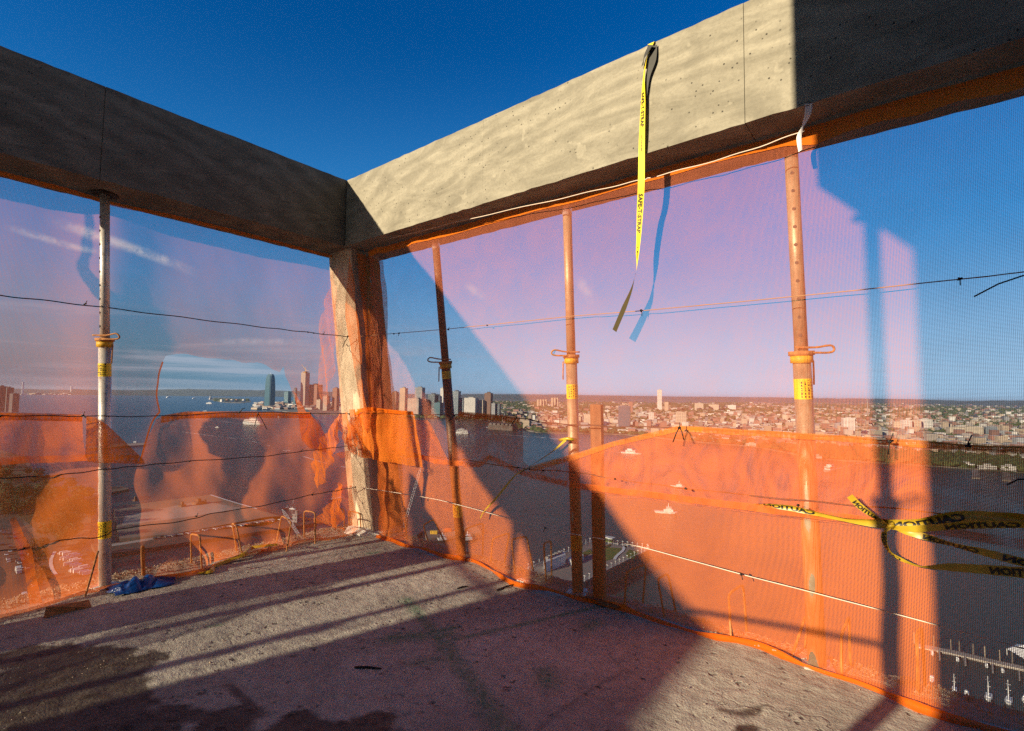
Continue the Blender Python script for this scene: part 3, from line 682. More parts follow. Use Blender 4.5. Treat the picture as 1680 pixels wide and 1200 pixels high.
FL = onz(172, 962); HL = onz(172, 318, ZS); post('shoring post in front of the left netting, pale and sunlit from top to foot', FL, (HL[0], HL[1], ZS), 1.88, .040, .031, 1, [(1.60, 1.70), (.37, .50)], -1.25, loop=1)
def zR(px, py, y=.47): return float(ony(px, py, y)[2])
p1 = onz(750, 915); h1_ = onz(714, 376, ZS); h1_[1] = .33; p1[1] = .58
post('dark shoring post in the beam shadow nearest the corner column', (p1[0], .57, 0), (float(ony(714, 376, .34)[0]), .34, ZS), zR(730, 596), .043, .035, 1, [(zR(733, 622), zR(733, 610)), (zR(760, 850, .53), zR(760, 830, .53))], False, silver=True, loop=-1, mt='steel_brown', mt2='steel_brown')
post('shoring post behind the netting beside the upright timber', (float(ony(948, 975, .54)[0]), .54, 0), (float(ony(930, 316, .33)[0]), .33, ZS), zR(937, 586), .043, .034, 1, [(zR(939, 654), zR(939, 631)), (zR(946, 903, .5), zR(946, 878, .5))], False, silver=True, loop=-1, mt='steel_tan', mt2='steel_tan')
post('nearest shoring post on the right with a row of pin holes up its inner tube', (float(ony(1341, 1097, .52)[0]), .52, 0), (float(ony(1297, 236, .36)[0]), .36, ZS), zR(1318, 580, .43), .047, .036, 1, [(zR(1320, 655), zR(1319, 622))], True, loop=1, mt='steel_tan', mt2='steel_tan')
# low stickers
def low_sticker(px, py0, py1, y=None, x=None, r=.045, mat='sticker'):
    pass
# timber stud
t = thing('timber_stud', (2.66, .53, 0), 'upright reddish timber stud standing behind the orange netting', 'timber')
a = ony(984, 988, .53); b_ = ony(983, 664, .53)
MB().hexa([(a[0]-.045, .51, .0), (a[0]+.045, .51, .0), (a[0]+.045, .55, .0), (a[0]-.045, .55, .0), (b_[0]-.045, .47, b_[2]), (b_[0]+.045, .47, b_[2]), (b_[0]+.045, .51, b_[2]), (b_[0]-.045, .51, b_[2])]).build('plank', 'lumber', t)
MB().box((a[0]-.07, .44, .0), (a[0]+.2, .56, .03)).build('foot_block', 'lumber', t)

# ------------------------------------------------------------------ cables
def cable(label, pts, r=.004, knots=(), mat='wire', name='cable', frays=(), wig=.003):
    q = catmull(pts, 10)
    q = [p+Vector((0, 0, wig*math.sin(i*.9))) for i, p in enumerate(q)]
    t = thing(name, q[0], label, name, 'cables strung between the column and the posts')
    MB().tube(q, r, 7).build('strand', mat, t, True)
    for k, (p, big) in enumerate(knots):
        p = Vector(p); m = MB(); rr = random.Random(k+int(p.x*100))
        m.tube([p+Vector((rr.uniform(-1, 1), rr.uniform(-1, 1), rr.uniform(-.6, .6)))*.008*big for _ in range(7)], .005, 6)
        if rr.random() < .6: m.tube([p, p+Vector((rr.uniform(-.02, .02), rr.uniform(-.02, .02), rr.choice((-1, 1))*.028*big))], .0025, 5)
        m.build('clip', 'print_black', t, True)
    for a, b2 in frays: MB().tube([a, (Vector(a)+Vector(b2))*.5+Vector((0, 0, .01)), b2], .0035, 5).build('tie_end', 'print_black', t, True)
    return t
LC = .03
cl = lambda *p: [onL(*q, LC+.03) for q in p]
cr_ = lambda *p: [onR(*q, -.05) for q in p]
cb_ = lambda *p: [onR(*q, .05) for q in p]
cable('thin cable crossing the upper left netting at head height to the column', [onL(-60, 478, .04)]+cl((0, 485), (140, 501), (300, 521), (430, 537), (500, 545))+[onC for onC in [hit(571, 553, (0, 1, .127), .36)]], .004, [(onL(140, 499, .05), 1), (onL(505, 545, .05), 1), (onL(515, 547, .05), 1), (onL(530, 549, .05), 1), (hit(570, 552, (0, 1, .127), .36), 1.6)], frays=[(hit(571, 553, (0, 1, .127), .35), hit(562, 570, (0, 1, .127), .33))])
cable('left mid cable carrying the lower netting fold under the torn window', [onL(-60, 680, .06)]+cl((0, 682), (135, 683), (262, 683), (400, 677), (520, 679))+[hit(574, 679, (0, 1, .127), .36)], .0035, [(onL(3, 683, .07), 1.1), (onL(136, 683, .07), 1.2), (onL(393, 677, .07), 1), (onL(509, 678, .07), .9), (hit(573, 679, (0, 1, .127), .36), 1.6)], frays=[(onL(136, 683, .08), onL(150, 695, .10)), (onL(422, 677, .08), onL(438, 705, .1)), (onL(424, 676, .08), onL(418, 699, .1)), (onL(393, 676, .08), onL(402, 670, .1))])
cable('sagging dark cable across the lower left netting at knee height', cl((-40, 790), (0, 785), (85, 781), (167, 771), (228, 765), (312, 757), (430, 749), (494, 741), (548, 735))+[hit(580, 731, (0, 1, .127), .36)], .0036, [(onL(312, 757, .07), 1), (onL(494, 741, .07), 1), (hit(580, 731, (0, 1, .127), .36), 1.4)])
cable('lowest cable on the left netting, rising towards the column foot', cl((-40, 910), (11, 903), (40, 900), (65, 893), (110, 885), (167, 881), (198, 868), (300, 855), (353, 842), (435, 829), (512, 812), (553, 805))+[hit(584, 799, (0, 1, .127), .37)], .0036, [(onL(40, 900, .07), 1.2), (onL(322, 848, .07), 1.2), (onL(512, 812, .07), 1.1), (hit(583, 799, (0, 1, .127), .36), 1.5)])
cable('upper right cable running past the yellow strap to the right edge', [hit(592, 552, (0, 1, .127), .36)]+cr_((640, 548), (735, 540), (930, 520), (1053, 510), (1290, 488), (1580, 458), (1700, 444), (1900, 420)), .0028, [(onR(646, 548, -.06), 1), (onR(655, 547, -.06), 1), (onR(735, 541, -.06), .8), (onR(800, 534, -.06), .8), (onR(1053, 510, -.06), 1.2), (onR(1575, 458, -.06), 1)], 'cord_rust', wig=.0005, frays=[(onR(1680, 452, -.1), onR(1598, 487, -.12))])
cable('right cable holding up the folded lower netting at waist height', [hit(590, 678, (0, 1, .127), .36)]+cb_((640, 679), (700, 681), (760, 681), (848, 686), (900, 694), (1000, 700), (1115, 702), (1300, 712), (1460, 723), (1700, 737), (1900, 750)), .0045, [(onR(745, 682, -.07), 1), (onR(848, 686, -.07), 1), (onR(1115, 702, -.07), 1.2), (onR(1460, 725, -.07), 1.5), (onR(1587, 730, -.07), 1.6)], frays=[(onR(848, 686, -.08), onR(838, 700, -.1)), (onR(745, 682, -.08), onR(736, 692, -.1)), (onR(1115, 701, -.08), onR(1104, 726, -.1)), (onR(1115, 701, -.08), onR(1122, 722, -.1)), (onR(1460, 723, -.08), onR(1457, 746, -.1)), (onR(1688, 786, -.08), onR(1652, 796, -.1))])
cable('knee high cable on the right, below the folded edge of the netting', [hit(588, 738, (0, 1, .127), .38)]+cb_((660, 748), (740, 752), (850, 768), (940, 775), (1010, 786), (1110, 800), (1300, 820), (1500, 838), (1700, 858)), .004, [(onR(850, 768, -.07), 1), (onR(869, 770, -.07), 1), (onR(891, 772, -.07), .9), (onR(1009, 786, -.07), .9), (onR(1125, 802, -.07), .9), (onR(1310, 829, -.07), .8)], frays=[(onR(869, 769, -.08), onR(853, 777, -.1))])
cable('lowest cable on the right, sloping down across the netting to the lower right', [hit(592, 800, (0, 1, .127), .4)]+cr_((690, 815), (750, 828), (895, 867), (985, 884), (1060, 900), (1215, 942), (1440, 1000), (1700, 1070)), .0026, [(onR(691, 819, -.07), .9), (onR(894, 867, -.07), 1), (onR(1026, 897, -.07), 1), (onR(1216, 942, -.07), 1)], 'cord_pale', wig=.0004)
cable('pale cord stretched along the top edge of the netting under the right beam', [ony(q[0], q[1], .12) for q in ((640, 392), (760, 362), (925, 325), (1045, 297))]+[ony(q[0], q[1], .10) for q in ((1075, 290), (1200, 256), (1320, 215))], .003, [], 'cord_pale', 'cord')

# ------------------------------------------------------------------ rebar hairpins along the slab edge
def hairpin(kind, b1, t1, t2, b2, k, label):
    def lift(base, top):
        B = onz(*base); B[2] = .0
        T = (onx(top[0], top[1], B[0]) if kind == 'L' else ony(top[0], top[1], B[1])); return B, T
    B1, T1 = lift(b1, t1); pts = [B1-np.array([0, 0, .05])]
    if t2:
        B2, T2 = lift(b2, t2)
        for P, Q in ((T1, B1), (T2, B2)): pass
        c1 = T1+(B1-T1)*.12; c2 = T2+(B2-T2)*.12
        path = [Vector(B1-(T1-B1)*.1), Vector(B1), Vector(c1), Vector(T1+(T2-T1)*.04+(B1-T1)*.03), Vector(T1+(T2-T1)*.2), Vector(T2+(T1-T2)*.2), Vector(T2+(T1-T2)*.04+(B2-T2)*.03), Vector(c2), Vector(B2), Vector(B2-(T2-B2)*.1)]
    else: path = [Vector(B1-(T1-B1)*.1), Vector(B1), Vector(T1)]
    o = MB().tube(path, .0075, 8).build('rebar_hairpin' if t2 else 'rebar_stub', 'rust', None, True)
    tag(o, label, 'rebar', 'rusty rebar loops sticking up along the slab edge')
hp = [('L', (140, 978), (161, 904), None, None, 'single slanting rusty rebar just left of the left shoring post'),
 ('L', (234, 946), (232, 897), (236, 896), (237, 945), 'narrow rusty rebar loop seen edge-on just right of the left shoring post'),
 ('L', (314, 926), (313, 876), (328, 879), (331, 932), 'square rusty rebar loop standing right of the blue tarp scrap'),
 ('L', (389, 908), (381, 858), (388, 864), (398, 915), 'thin leaning rebar loop beside the yellow tape on the left edge'),
 ('L', (453, 893), (462, 846), (478, 856), (470, 905), 'rusty rebar loop standing over the far end of the yellow tape'),
 ('L', (499, 884), (499, 838), (517, 841), (517, 892), 'rusty rebar loop standing beside the crane boom left of the column'),
 ('L', (550, 868), (551, 834), (564, 836), (565, 866), 'rusty rebar loop half hidden in the bunched net left of the column foot'),
 ('L', (573, 868), (572, 838), (591, 843), (592, 874), 'small rebar loop touching the foot of the corner column'),
 ('R', (703, 890), (694, 862), (712, 852), (731, 893), 'first rusty rebar loop right of the corner column, in shade'),
 ('R', (762, 913), (763, 868), (793, 858), (792, 906), 'rusty rebar loop just right of the dark shoring post'),
 ('R', (805, 926), (808, 884), (836, 874), (828, 920), 'rusty rebar loop where the bright orange light patch begins'),
 ('R', (845, 942), (839, 885), (864, 880), (874, 932), 'wide rusty rebar loop left of the shoring post by the timber'),
 ('R', (896, 955), (892, 892), (904, 887), (905, 942), 'narrow dark rebar loop in front of the pier with the lawn'),
 ('R', (1024, 997), (1028, 938), (1060, 925), (1055, 985), 'dark rusty rebar loop right of the upright timber stud'),
 ('R', (1090, 1012), (1079, 950), (1096, 941), (1108, 1000), 'leaning rebar loop on the edge of the big diagonal shadow'),
 ('R', (1200, 1052), (1195, 975), (1219, 958), (1225, 1036), 'glowing orange rebar loop in sunlit netting below the low cable'),
 ('R', (1299, 1078), (1322, 1010), (1327, 1012), (1320, 1066), 'rebar loop just left of the nearest right shoring post'),
 ('R', (1381, 1110), (1380, 1043), (1393, 1010), (1395, 1094), 'rebar loop just right of the nearest right shoring post'),
 ('R', (1506, 1140), (1504, 1040), (1512, 1028), (1518, 1128), 'rebar loop beside the marina at the lower right')]
for k, h in enumerate(hp): hairpin(*h[:5], k, h[5])

# ------------------------------------------------------------------ strap over the beam
sp_ = [(1068, 71), (1066, 80), (1060, 100), (1056, 130), (1055, 170), (1053, 230), (1052, 300), (1050, 345), (1048, 385), (1046, 415), (1045, 435), (1044, 445), (1043, 455)]
pts = [Vector(ony(a, b_, (-.012, -.012, -.03, -.03, -.03, -.03, .0, .05, .08, .09, .10, .105, .105)[i])) for i, (a, b_) in enumerate(sp_)]
pts = [pts[0]+Vector((0, .3, .02)), pts[0]+Vector((0, .04, .02))]+pts
t = thing('web_strap', pts[3], 'yellow lettered web strap hanging over the sunlit concrete beam', 'strap')
wd = [.045, .045, .045, .026, .026, .028, .037, .042, .044, .043, .038, .034, .02, .012, .008]
tw = [0, 0, 0, .4, .9, .75, .35, .12, .0, 0, .25, .5, .9, 1.1, 1.2]
o, pl, ln = ribbon('webbing', pts[1:], wd[1:], 'strap_yellow', t, wdir=(1, 0, 0), twist=tw[1:], n=8)
print_on('SAFE-T-STRAP', pl, .36, .62, 'print_black', t, length=.22, mirror=False, lift=.002, weight=.03)
print_on('SAFE-T-STRAP', pl, .98, .62, 'print_black', t, length=.24, lift=.002, weight=.03)
print_on('NOT FOR LIFTING', pl, .63, .2, 'print_black', t, length=.10, lift=.002)
print_on('1 800', pl, 1.30, .3, 'print_black', t, length=.08, lift=.002)
ribbon('curled_tail', [Vector(ony(1043, 448, .105)), Vector(ony(1036, 475, .10)), Vector(ony(1024, 505, .11)), Vector(ony(1008, 543, .125))], [.010, .032, .045, .05], 'strap_shaded', t, wdir=(1, 0, 0), twist=[1.2, .7, .4, .5])
k = [Vector(ony(1068, 74, -.03)), Vector(ony(1062, 84, -.035)), Vector(ony(1056, 98, -.03)), Vector(ony(1054, 108, -.03))]
ribbon('wrapped_end', k, [.05, .045, .04, .03], 'strap_dark', t, wdir=(1, 0, .3), twist=[0, .5, 1.0, .6])
k = [Vector(ony(1072, 76, -.012)), Vector(ony(1070, 100, -.02)), Vector(ony(1062, 130, -.02)), Vector(ony(1058, 175, -.02))]
ribbon('dark_tail', k, [.05, .05, .03, .012], 'strap_dark', t, wdir=(1, 0, .1))
t = thing('cloth_strip', ony(1325, 172, .02), 'twisted white cloth strip hanging from the right beam at the shadow line', 'cloth')
k = [Vector(ony(1327, 170, .0)), Vector(ony(1325, 188, .02)), Vector(ony(1317, 208, .06)), Vector(ony(1311, 225, .08)), Vector(ony(1313, 248, .08))]
ribbon('cloth', k, [.035, .03, .012, .025, .022], 'white_cloth', t, wdir=(1, 0, .2), twist=[0, .3, .9, .2, .5])
m = MB()
for k in range(6):
    a = Vector(ony(1325+random.uniform(-8, 18), 168+random.uniform(-3, 6), -.01)); m.tube([a, a+Vector((random.uniform(-.03, .03), -.01, random.uniform(-.015, .02)))], .0015, 4)
tag(m.build('frayed_threads', 'print_black', t), kind='stuff')

# ------------------------------------------------------------------ caution tape
t = thing('caution_tape', ony(1462, 862, .28), 'knotted yellow caution tape with black letters stretched to the right edge', 'tape', 'yellow caution tape')
def tp(*p): return [Vector(ony(a, b_, y)) for a, b_, y in p]
s1 = tp((1238, 827, .36), (1262, 829, .35), (1300, 834, .34), (1345, 843, .33), (1385, 851, .32), (1430, 857, .31), (1462, 860, .30), (1510, 859, .27), (1560, 850, .23), (1600, 849, .2), (1680, 853, .15), (1760, 858, .1))
o, p1_, l1 = ribbon('tape_strip', s1, [0.0222, 0.0296, 0.0333, 0.0370, 0.0444, 0.0481, 0.0407, 0.0481, 0.0518, 0.0518, 0.0518, 0.0518], 'tape_yellow', t, wdir=(0, 0, 1), twist=[1.2, .6, .2, .8, 1.0, .5, -.2, .2, .0, -.4, .1, 0], curl=.25)
L1 = l1
print_both('CAUTION', p1_, .64, .62, 'print_black', o, length=.30, mirror=True, weight=.045)
print_both('CAUTION', p1_, .05, .7, 'print_black', o, length=.26, mirror=True, weight=.04); print_both('CAUTION', p1_, 1.2, .7, 'print_black', o, length=.3, mirror=True, weight=.04)
s2 = tp((1462, 866, .29), (1500, 868, .26), (1560, 864, .21), (1620, 861, .17), (1680, 861, .13), (1760, 862, .1))
o, p2_, l2 = ribbon('tape_strip', s2, [0.0222, 0.0333, 0.0370, 0.0333, 0.0333, 0.0333], 'tape_yellow', t, wdir=(0, 0, 1), twist=[.5, .3, .6, .2, .5, .3])
print_both('CAUTION', p2_, .22, .7, 'print_black', o, length=.26, mirror=True, weight=.04)
s3 = tp((1394, 814, .31), (1412, 832, .31), (1438, 850, .30), (1465, 866, .29), (1500, 876, .27), (1560, 893, .23), (1620, 908, .18), (1690, 926, .13), (1760, 942, .1))
o, p3_, l3 = ribbon('tape_strip', s3, [0.0370, 0.0333, 0.0296, 0.0222, 0.0333, 0.0296, 0.0333, 0.0370, 0.0333], 'tape_yellow', t, wdir=(.3, 0, 1), twist=[.5, .2, .5, 1.1, -.4, .9, .2, -.6, .3])
for u, ln_ in ((.03, .14), (.34, .2), (.62, .26)): print_both('CAUTION', p3_, u, .7, 'print_black', o, length=ln_, mirror=True, weight=.04)
s4 = tp((1462, 864, .29), (1452, 872, .29), (1451, 888, .29), (1460, 906, .28), (1478, 918, .27), (1512, 930, .26), (1560, 931, .22), (1620, 935, .18), (1690, 941, .14), (1760, 946, .1))
o, p4_, l4 = ribbon('tape_strip', s4, [0.0185, 0.0222, 0.0259, 0.0222, 0.0222, 0.0148, 0.0370, 0.0407, 0.0444, 0.0444], 'tape_yellow', t, wdir=(.3, 0, 1), twist=[.6, .5, .2, .8, .5, 1.0, .3, .2, 0, 0])
for u, ln_ in ((.05, .14), (.5, .2)): print_both('CAUTION', p4_, u if u < .1 else .52, .7, 'print_black', o, length=ln_, mirror=True, weight=.04)
m = MB(); c = Vector(ony(1462, 862, .285)); m.tube([c+Vector((random.uniform(-1, 1)*.018, random.uniform(-1, 1)*.012, random.uniform(-1, 1)*.018)) for _ in range(8)], .008, 6); m.build('knot', 'tape_yellow', t, True)
# tape tied from the middle post down to the floor
t = thing('caution_tape', onR(930, 722, .03), 'thin twisted strip of yellow caution tape slanting down from the middle right post', 'tape', 'yellow caution tape')
k = [Vector(onR(*q, -.06)) for q in ((928, 722), (905, 742), (870, 765), (848, 778), (830, 798), (812, 820), (795, 838), (788, 850))]
o, pl, ln = ribbon('tape_strip', k, [.02, .012, .01, .012, .018, .022, .018, .012], 'tape_yellow', t, wdir=(1, 0, .4), twist=[0, .8, 1.2, .4, .2, .4, .9, .3])
print_on('CAUTION', pl, ln*.55, .6, 'print_black', o, length=.12, lift=-.002)
MB().tube([onR(918, 722, .02), onR(932, 720, -.03), onR(946, 722, .02)], .012, 8).build('knot', 'tape_yellow', t, True)
# tape lying on the slab edge on the left
t = thing('caution_tape', onz(400, 905), 'crumpled yellow caution tape lying along the left slab edge under the netting', 'tape', 'yellow caution tape')
k = [Vector(onz(a, b_, z)) for a, b_, z in ((325, 940, .01), (345, 936, .03), (352, 928, .02), (375, 918, .03), (400, 908, .05), (412, 898, .05), (430, 895, .06), (455, 893, .05))]
o, pl, ln = ribbon('tape_strip', k, [.03, .045, .03, .05, .06, .05, .045, .04], 'tape_yellow', t, wdir=(1, 0, .5), twist=[0, .5, 1, .3, .2, .6, .3, .2], curl=.5)
print_on('CAUTION', pl, ln*.72, .6, 'print_black', o, length=.2, lift=.004, weight=.04)
m = MB(); k = [Vector(onz(a, b_, z)) for a, b_, z in ((322, 945, .012), (335, 943, .02), (350, 936, .015), (365, 930, .02))]
# ------------------------------------------------------------------ litter on the slab
def crumple(name, c, size, mat, label, cat, seed, squash=.3, rot=0):
    bm = bmesh.new(); bmesh.ops.create_grid(bm, x_segments=60, y_segments=24, size=.5)
    for v in bm.verts:
        x, y = v.co.x, v.co.y; edge = 1+.3*fbm(x*3+seed, y*3, 1, 2)
        px, py = x*size[0]*edge*(1-.6*abs(y)), y*size[1]*edge
        z = .012+(abs(fbm(x*3.2+seed, y*1.3, 2, 2))+.25+.10*fbm(x*9, y*9, 4, 3))*size[2]*(1-min(1, (2*abs(x))**3))*(1-(2*y)**2)
        v.co = Vector((px*math.cos(rot)-py*math.sin(rot)+c[0], px*math.sin(rot)+py*math.cos(rot)+c[1], z+c[2]))
    bmesh.ops.solidify(bm, geom=bm.faces[:], thickness=.002)
    me = bpy.data.meshes.new(name); bm.to_mesh(me); bm.free(); me.materials.append(M[mat]); me.polygons.foreach_set('use_smooth', [False]*len(me.polygons))
    o = bpy.data.objects.new(name, me); COL.objects.link(o); tag(o, label, cat); return o
a, b_ = onz(172, 975), onz(285, 952); c = (a+b_)/2; d = b_-a
crumple('tarp_scrap', c, (float(np.hypot(d[0], d[1]))*1.05, .24, .085), 'tarp_blue', 'crumpled scrap of blue tarp lying against the left net hem', 'tarp', 3, rot=math.atan2(d[1], d[0]))
def chunk(name, c, r, mat, label, cat, seed, sx=1, sy=1, sz=.5):
    bm = bmesh.new(); bmesh.ops.create_icosphere(bm, subdivisions=3, radius=1)
    for v in bm.verts: v.co = Vector((v.co.x*sx*r, v.co.y*sy*r, (v.co.z*.6+.35)*sz*r))*(1+.45*fbm(v.co.x*2+seed, v.co.y*2, v.co.z*2, 3))+Vector(c)
    me = bpy.data.meshes.new(name); bm.to_mesh(me); bm.free(); me.materials.append(M[mat]); o = bpy.data.objects.new(name, me); COL.objects.link(o); return tag(o, label, cat)
chunk('plaster_chunk', onz(857, 957), .055, 'plaster', 'broken white plaster chunk on the floor at the right net hem', 'rubble', 2, 1.1, .8)
t = thing('timber_offcut', onz(105, 1000), 'short splintered brown timber offcut on the floor at the left net hem', 'timber')
a, b_ = Vector(onz(85, 1004, .03)), Vector(onz(135, 992, .03)); MB().hexa([a+Vector((0, -.04, -.03)), b_+Vector((0, -.04, -.03)), b_+Vector((.02, .05, -.03)), a+Vector((0, .04, -.03)), a+Vector((0, -.03, .04)), b_+Vector((-.03, -.03, .02)), b_+Vector((-.02, .04, .015)), a+Vector((.02, .03, .03))]).build('offcut', 'rust', t)
def stick(a, b2, r, mat, label):
    o = MB().tube([Vector(a)+Vector((0, 0, r)), (Vector(a)+Vector(b2))/2+Vector((0, 0, r+.004)), Vector(b2)+Vector((0, 0, r))], [r, r*1.2, r*.6], 6).build('wood_splinter', mat, None); tag(o, label, 'splinter')
stick(onz(815, 970), onz(845, 960), .006, 'wire', 'long dark splinter lying near the white plaster chunk'); stick(onz(750, 967), onz(768, 963), .005, 'wire', 'short dark splinter on the lit strip of floor, left of the long one')
stick(onz(582, 1097), onz(626, 1099), .006, 'wire', 'dark flat splinter on the shaded floor at the centre bottom')
# loose grit: dots on the floor and the gravelly slab edge
def grit():
    m = MB(); rnd = random.Random(5)
    def stone(x, y, z, r):
        i = len(m.v); k = [rnd.uniform(.6, 1.3) for _ in range(6)]
        for j, (a, b2, c) in enumerate(((1, 0, 0), (0, 1, 0), (-1, 0, 0), (0, -1, 0), (0, 0, .8), (0, 0, -.5))): m.v.append((x+a*r*k[j], y+b2*r*k[j], z+c*r*k[j]))
        for f in ((0, 1, 4), (1, 2, 4), (2, 3, 4), (3, 0, 4), (1, 0, 5), (2, 1, 5), (3, 2, 5), (0, 3, 5)): m.f.append(tuple(i+q for q in f))
    for _ in range(2600):
        if rnd.random() < .5: x = rnd.uniform(-.53, -.36); y = rnd.uniform(-3.4, .7)
        else: y = rnd.uniform(.48, .65); x = rnd.uniform(-.5, 5.5)
        stone(x, y, .02+rnd.uniform(0, .01), rnd.uniform(.003, .011))
    for _ in range(1700):
        x = rnd.uniform(-.4, 5.4); y = rnd.uniform(-3.3, .45); stone(x, y, .004, rnd.uniform(.0015, .005)*(1.8 if rnd.random() < .05 else 1))
    tag(m.build('grit', 'rubble', None), 'loose grit and crumbs of concrete strewn along the slab edge', 'grit', kind='stuff')
grit()

# ------------------------------------------------------------------ behind the camera: building that shades the right, plus unseen light blockers
t = thing('core_wall', (6, -6, 0), 'concrete core wall and overhanging slab of the unfinished floor behind the camera', 'wall')
MB().box((3.10, -9.0, -.0), (13, -4.92, 19)).build('wall', 'core_conc', t); MB().box((3.10, -4.918, 3.74), (13, -3.5, 12)).build('overhang', 'core_conc', t)  # wall and overhang made extra tall to block skylight
ra, rb2 = onR(1120, 1000), onR(1450, 1058); ra = Vector(ra)+TO_SUN*5.0; rb2 = Vector(rb2)+TO_SUN*5.0
o = MB().tube([ra, rb2], .016, 8).build('guard_rail', 'rust', None, True); tag(o, 'thin rail pipe behind the camera tied to the rear shoring post', 'railing')
t = thing('sky_blocker', (2, -16, 14), 'unseen slab added high behind the camera to block skylight', 'slab')
MB().box((-14, -30, 14), (16, -4.6, 14.5)).build('slab', 'core_conc', t)  # added roof out of view, shuts out sky fill from behind
for q in ((13, -8), (13, -28), (-13.5, -28)): MB().box((q[0], q[1], -.3), (q[0]+.6, q[1]+.6, 13.99)).build('blocker_column', 'core_conc', t)
t = thing('fill_blocker', (9.5, -2, 0), 'unseen wall added beyond the right edge of view to cut fill light', 'wall')
MB().box((9.2, -4.9, 0), (9.5, .0, 13.9)).build('blocker_panel', 'core_conc', t)  # added out of view to keep sky fill off the left beam
post('shoring post behind the camera under the overhanging slab', (3.125, -4.2, 0), (3.135, -4.2, 3.74), 2.3, .042, .034, 1, [], False, head_z=3.74)
o = MB().tube([(3.13, -5.5, 1.25), (1.2, -5.2, 1.45), (-.5, -5.0, 1.6)], .02, 8).build('guard_rail', 'rust', None, True); tag(o, 'guard rail pipe behind the camera joining the core wall to the left netting', 'railing')
t = thing('shade_panel', (-.3, -3.9, 0), 'unseen leaning panel added on the left edge to cast the dark floor band', 'panel')
MB().hexa([(-.22, -4.8, 0), (-.24, -4.8, 0), (-.24, -2.98, 0), (-.22, -2.98, 0), (-.31, -4.8, 1.7), (-.33, -4.8, 1.7), (-.33, -2.98, 1.7), (-.31, -2.98, 1.7)]).build('sheet', 'lumber', t)  # placed out of view to throw the dark band across the floor
t = thing('concrete_column', (-.2, -10.5, 0), 'rough concrete column on the left edge beyond the picture', 'column'); MB().box((-.53, -11.8, 0), (-.02, -9.23, ZS-.005)).build('shaft', 'column_conc', t)
for k, (y, lb_) in enumerate(((-3.55, 'shoring post on the left edge just outside the picture'), (-5.6, 'shoring post on the left edge level with the core wall'), (-7.5, 'shoring post on the left edge next to the far column'))):
    post(lb_, (-.3 if y < -4 else -.2, y, 0), (-.28, y+(.35 if k == 1 else -.1), ZS), 1.9, .044, .035, 1, [], False)

# =================================================================== harbour, far shore and river bank
SZ = SEA
# materials
m, nt, b, o = new_mat('water'); v = coords(nt)
nt.links.new(ramp(nt, noise_tex(nt, v, .0035, 4, .6, 1.0), [(.3, (.010, .040, .062)), (.7, (.020, .062, .088))]), b.inputs['Base Color']); b.inputs['Roughness'].default_value = .22; b.inputs['IOR'].default_value = 1.33; b.inputs['Specular IOR Level'].default_value = .13
w1 = noise_tex(nt, coords(nt, scale=(.05, .11, .05)), 1, 5, .6, .6); w2 = noise_tex(nt, coords(nt, scale=(.28, .5, .3)), 1, 4, .65, .3)
bump(nt, b, mth(nt, 'ADD', mth(nt, 'MULTIPLY', w1, 1.6), mth(nt, 'MULTIPLY', w2, .8)), 1.0, 2.4)
m, nt, b, o = new_mat('shore_land'); v = coords(nt)
nt.links.new(ramp(nt, noise_tex(nt, v, .012, 8, .75), [(.38, (.022, .034, .016)), (.5, (.10, .092, .075)), (.64, (.22, .19, .16))]), b.inputs['Base Color']); b.inputs['Roughness'].default_value = .95
simple('hill_green', (.045, .06, .045), .95, 0, .5, .004); simple('park_grass', (.028, .040, .014), .95, 0, .4, .1)
def city_mat(name, floorh=3.4, bay=3.6, wf=.5, wb=.55, glass=(.03, .045, .06), rough=.8, soft=1.0):
    m, nt, b, o = new_mat(name); at = nt.nodes.new('ShaderNodeAttribute'); at.attribute_name = 'tint'
    g = nt.nodes.new('ShaderNodeNewGeometry'); t = nt.nodes.new('ShaderNodeTexCoord'); sx = nt.nodes.new('ShaderNodeSeparateXYZ'); nt.links.new(g.outputs['Position'], sx.inputs[0])
    sn = nt.nodes.new('ShaderNodeSeparateXYZ'); nt.links.new(g.outputs['True Normal'], sn.inputs[0])
    hz = mth(nt, 'SUBTRACT', mth(nt, 'MULTIPLY', sx.outputs[0], sn.outputs[1]), mth(nt, 'MULTIPLY', sx.outputs[1], sn.outputs[0]))
    a = mth(nt, 'LESS_THAN', mth(nt, 'FRACT', mth(nt, 'DIVIDE', sx.outputs[2], floorh)), wf); c = mth(nt, 'LESS_THAN', mth(nt, 'FRACT', mth(nt, 'DIVIDE', hz, bay)), wb)
    side = mth(nt, 'LESS_THAN', mth(nt, 'ABSOLUTE', sn.outputs[2]), .3)
    msk = mth(nt, 'MULTIPLY', mth(nt, 'MULTIPLY', a, c), mth(nt, 'MULTIPLY', side, soft))
    nt.links.new(mixc(nt, msk, at.outputs['Color'], glass), b.inputs['Base Color']); b.inputs['Roughness'].default_value = rough
    return m
city_mat('facade', soft=.8)
city_mat('facade_glass', 3.8, 3.0, .8, .88, (.015, .05, .075), .3, .85)
city_mat('facade_slab', 3.0, 9.0, .42, .86, (.05, .05, .055), .8, .9)
simple('boat_white', (.72, .72, .70), .45, 0, .06); simple('boat_dark', (.04, .045, .05), .5); simple('boat_red', (.5, .08, .03), .5); simple('boat_yellow', (.75, .45, .05), .5)
simple('asphalt', (.055, .052, .05), .9, 0, .3, .08); simple('paving', (.36, .32, .28), .9, 0, .2, .05); simple('deck_wood', (.20, .17, .14), .9, 0, .2, .3)
simple('lawn', (.07, .13, .025), .95, 0, .3, .2); simple('bark', (.06, .045, .03), .9); simple('foam', (.62, .66, .68), .8, 0, .2, .3)
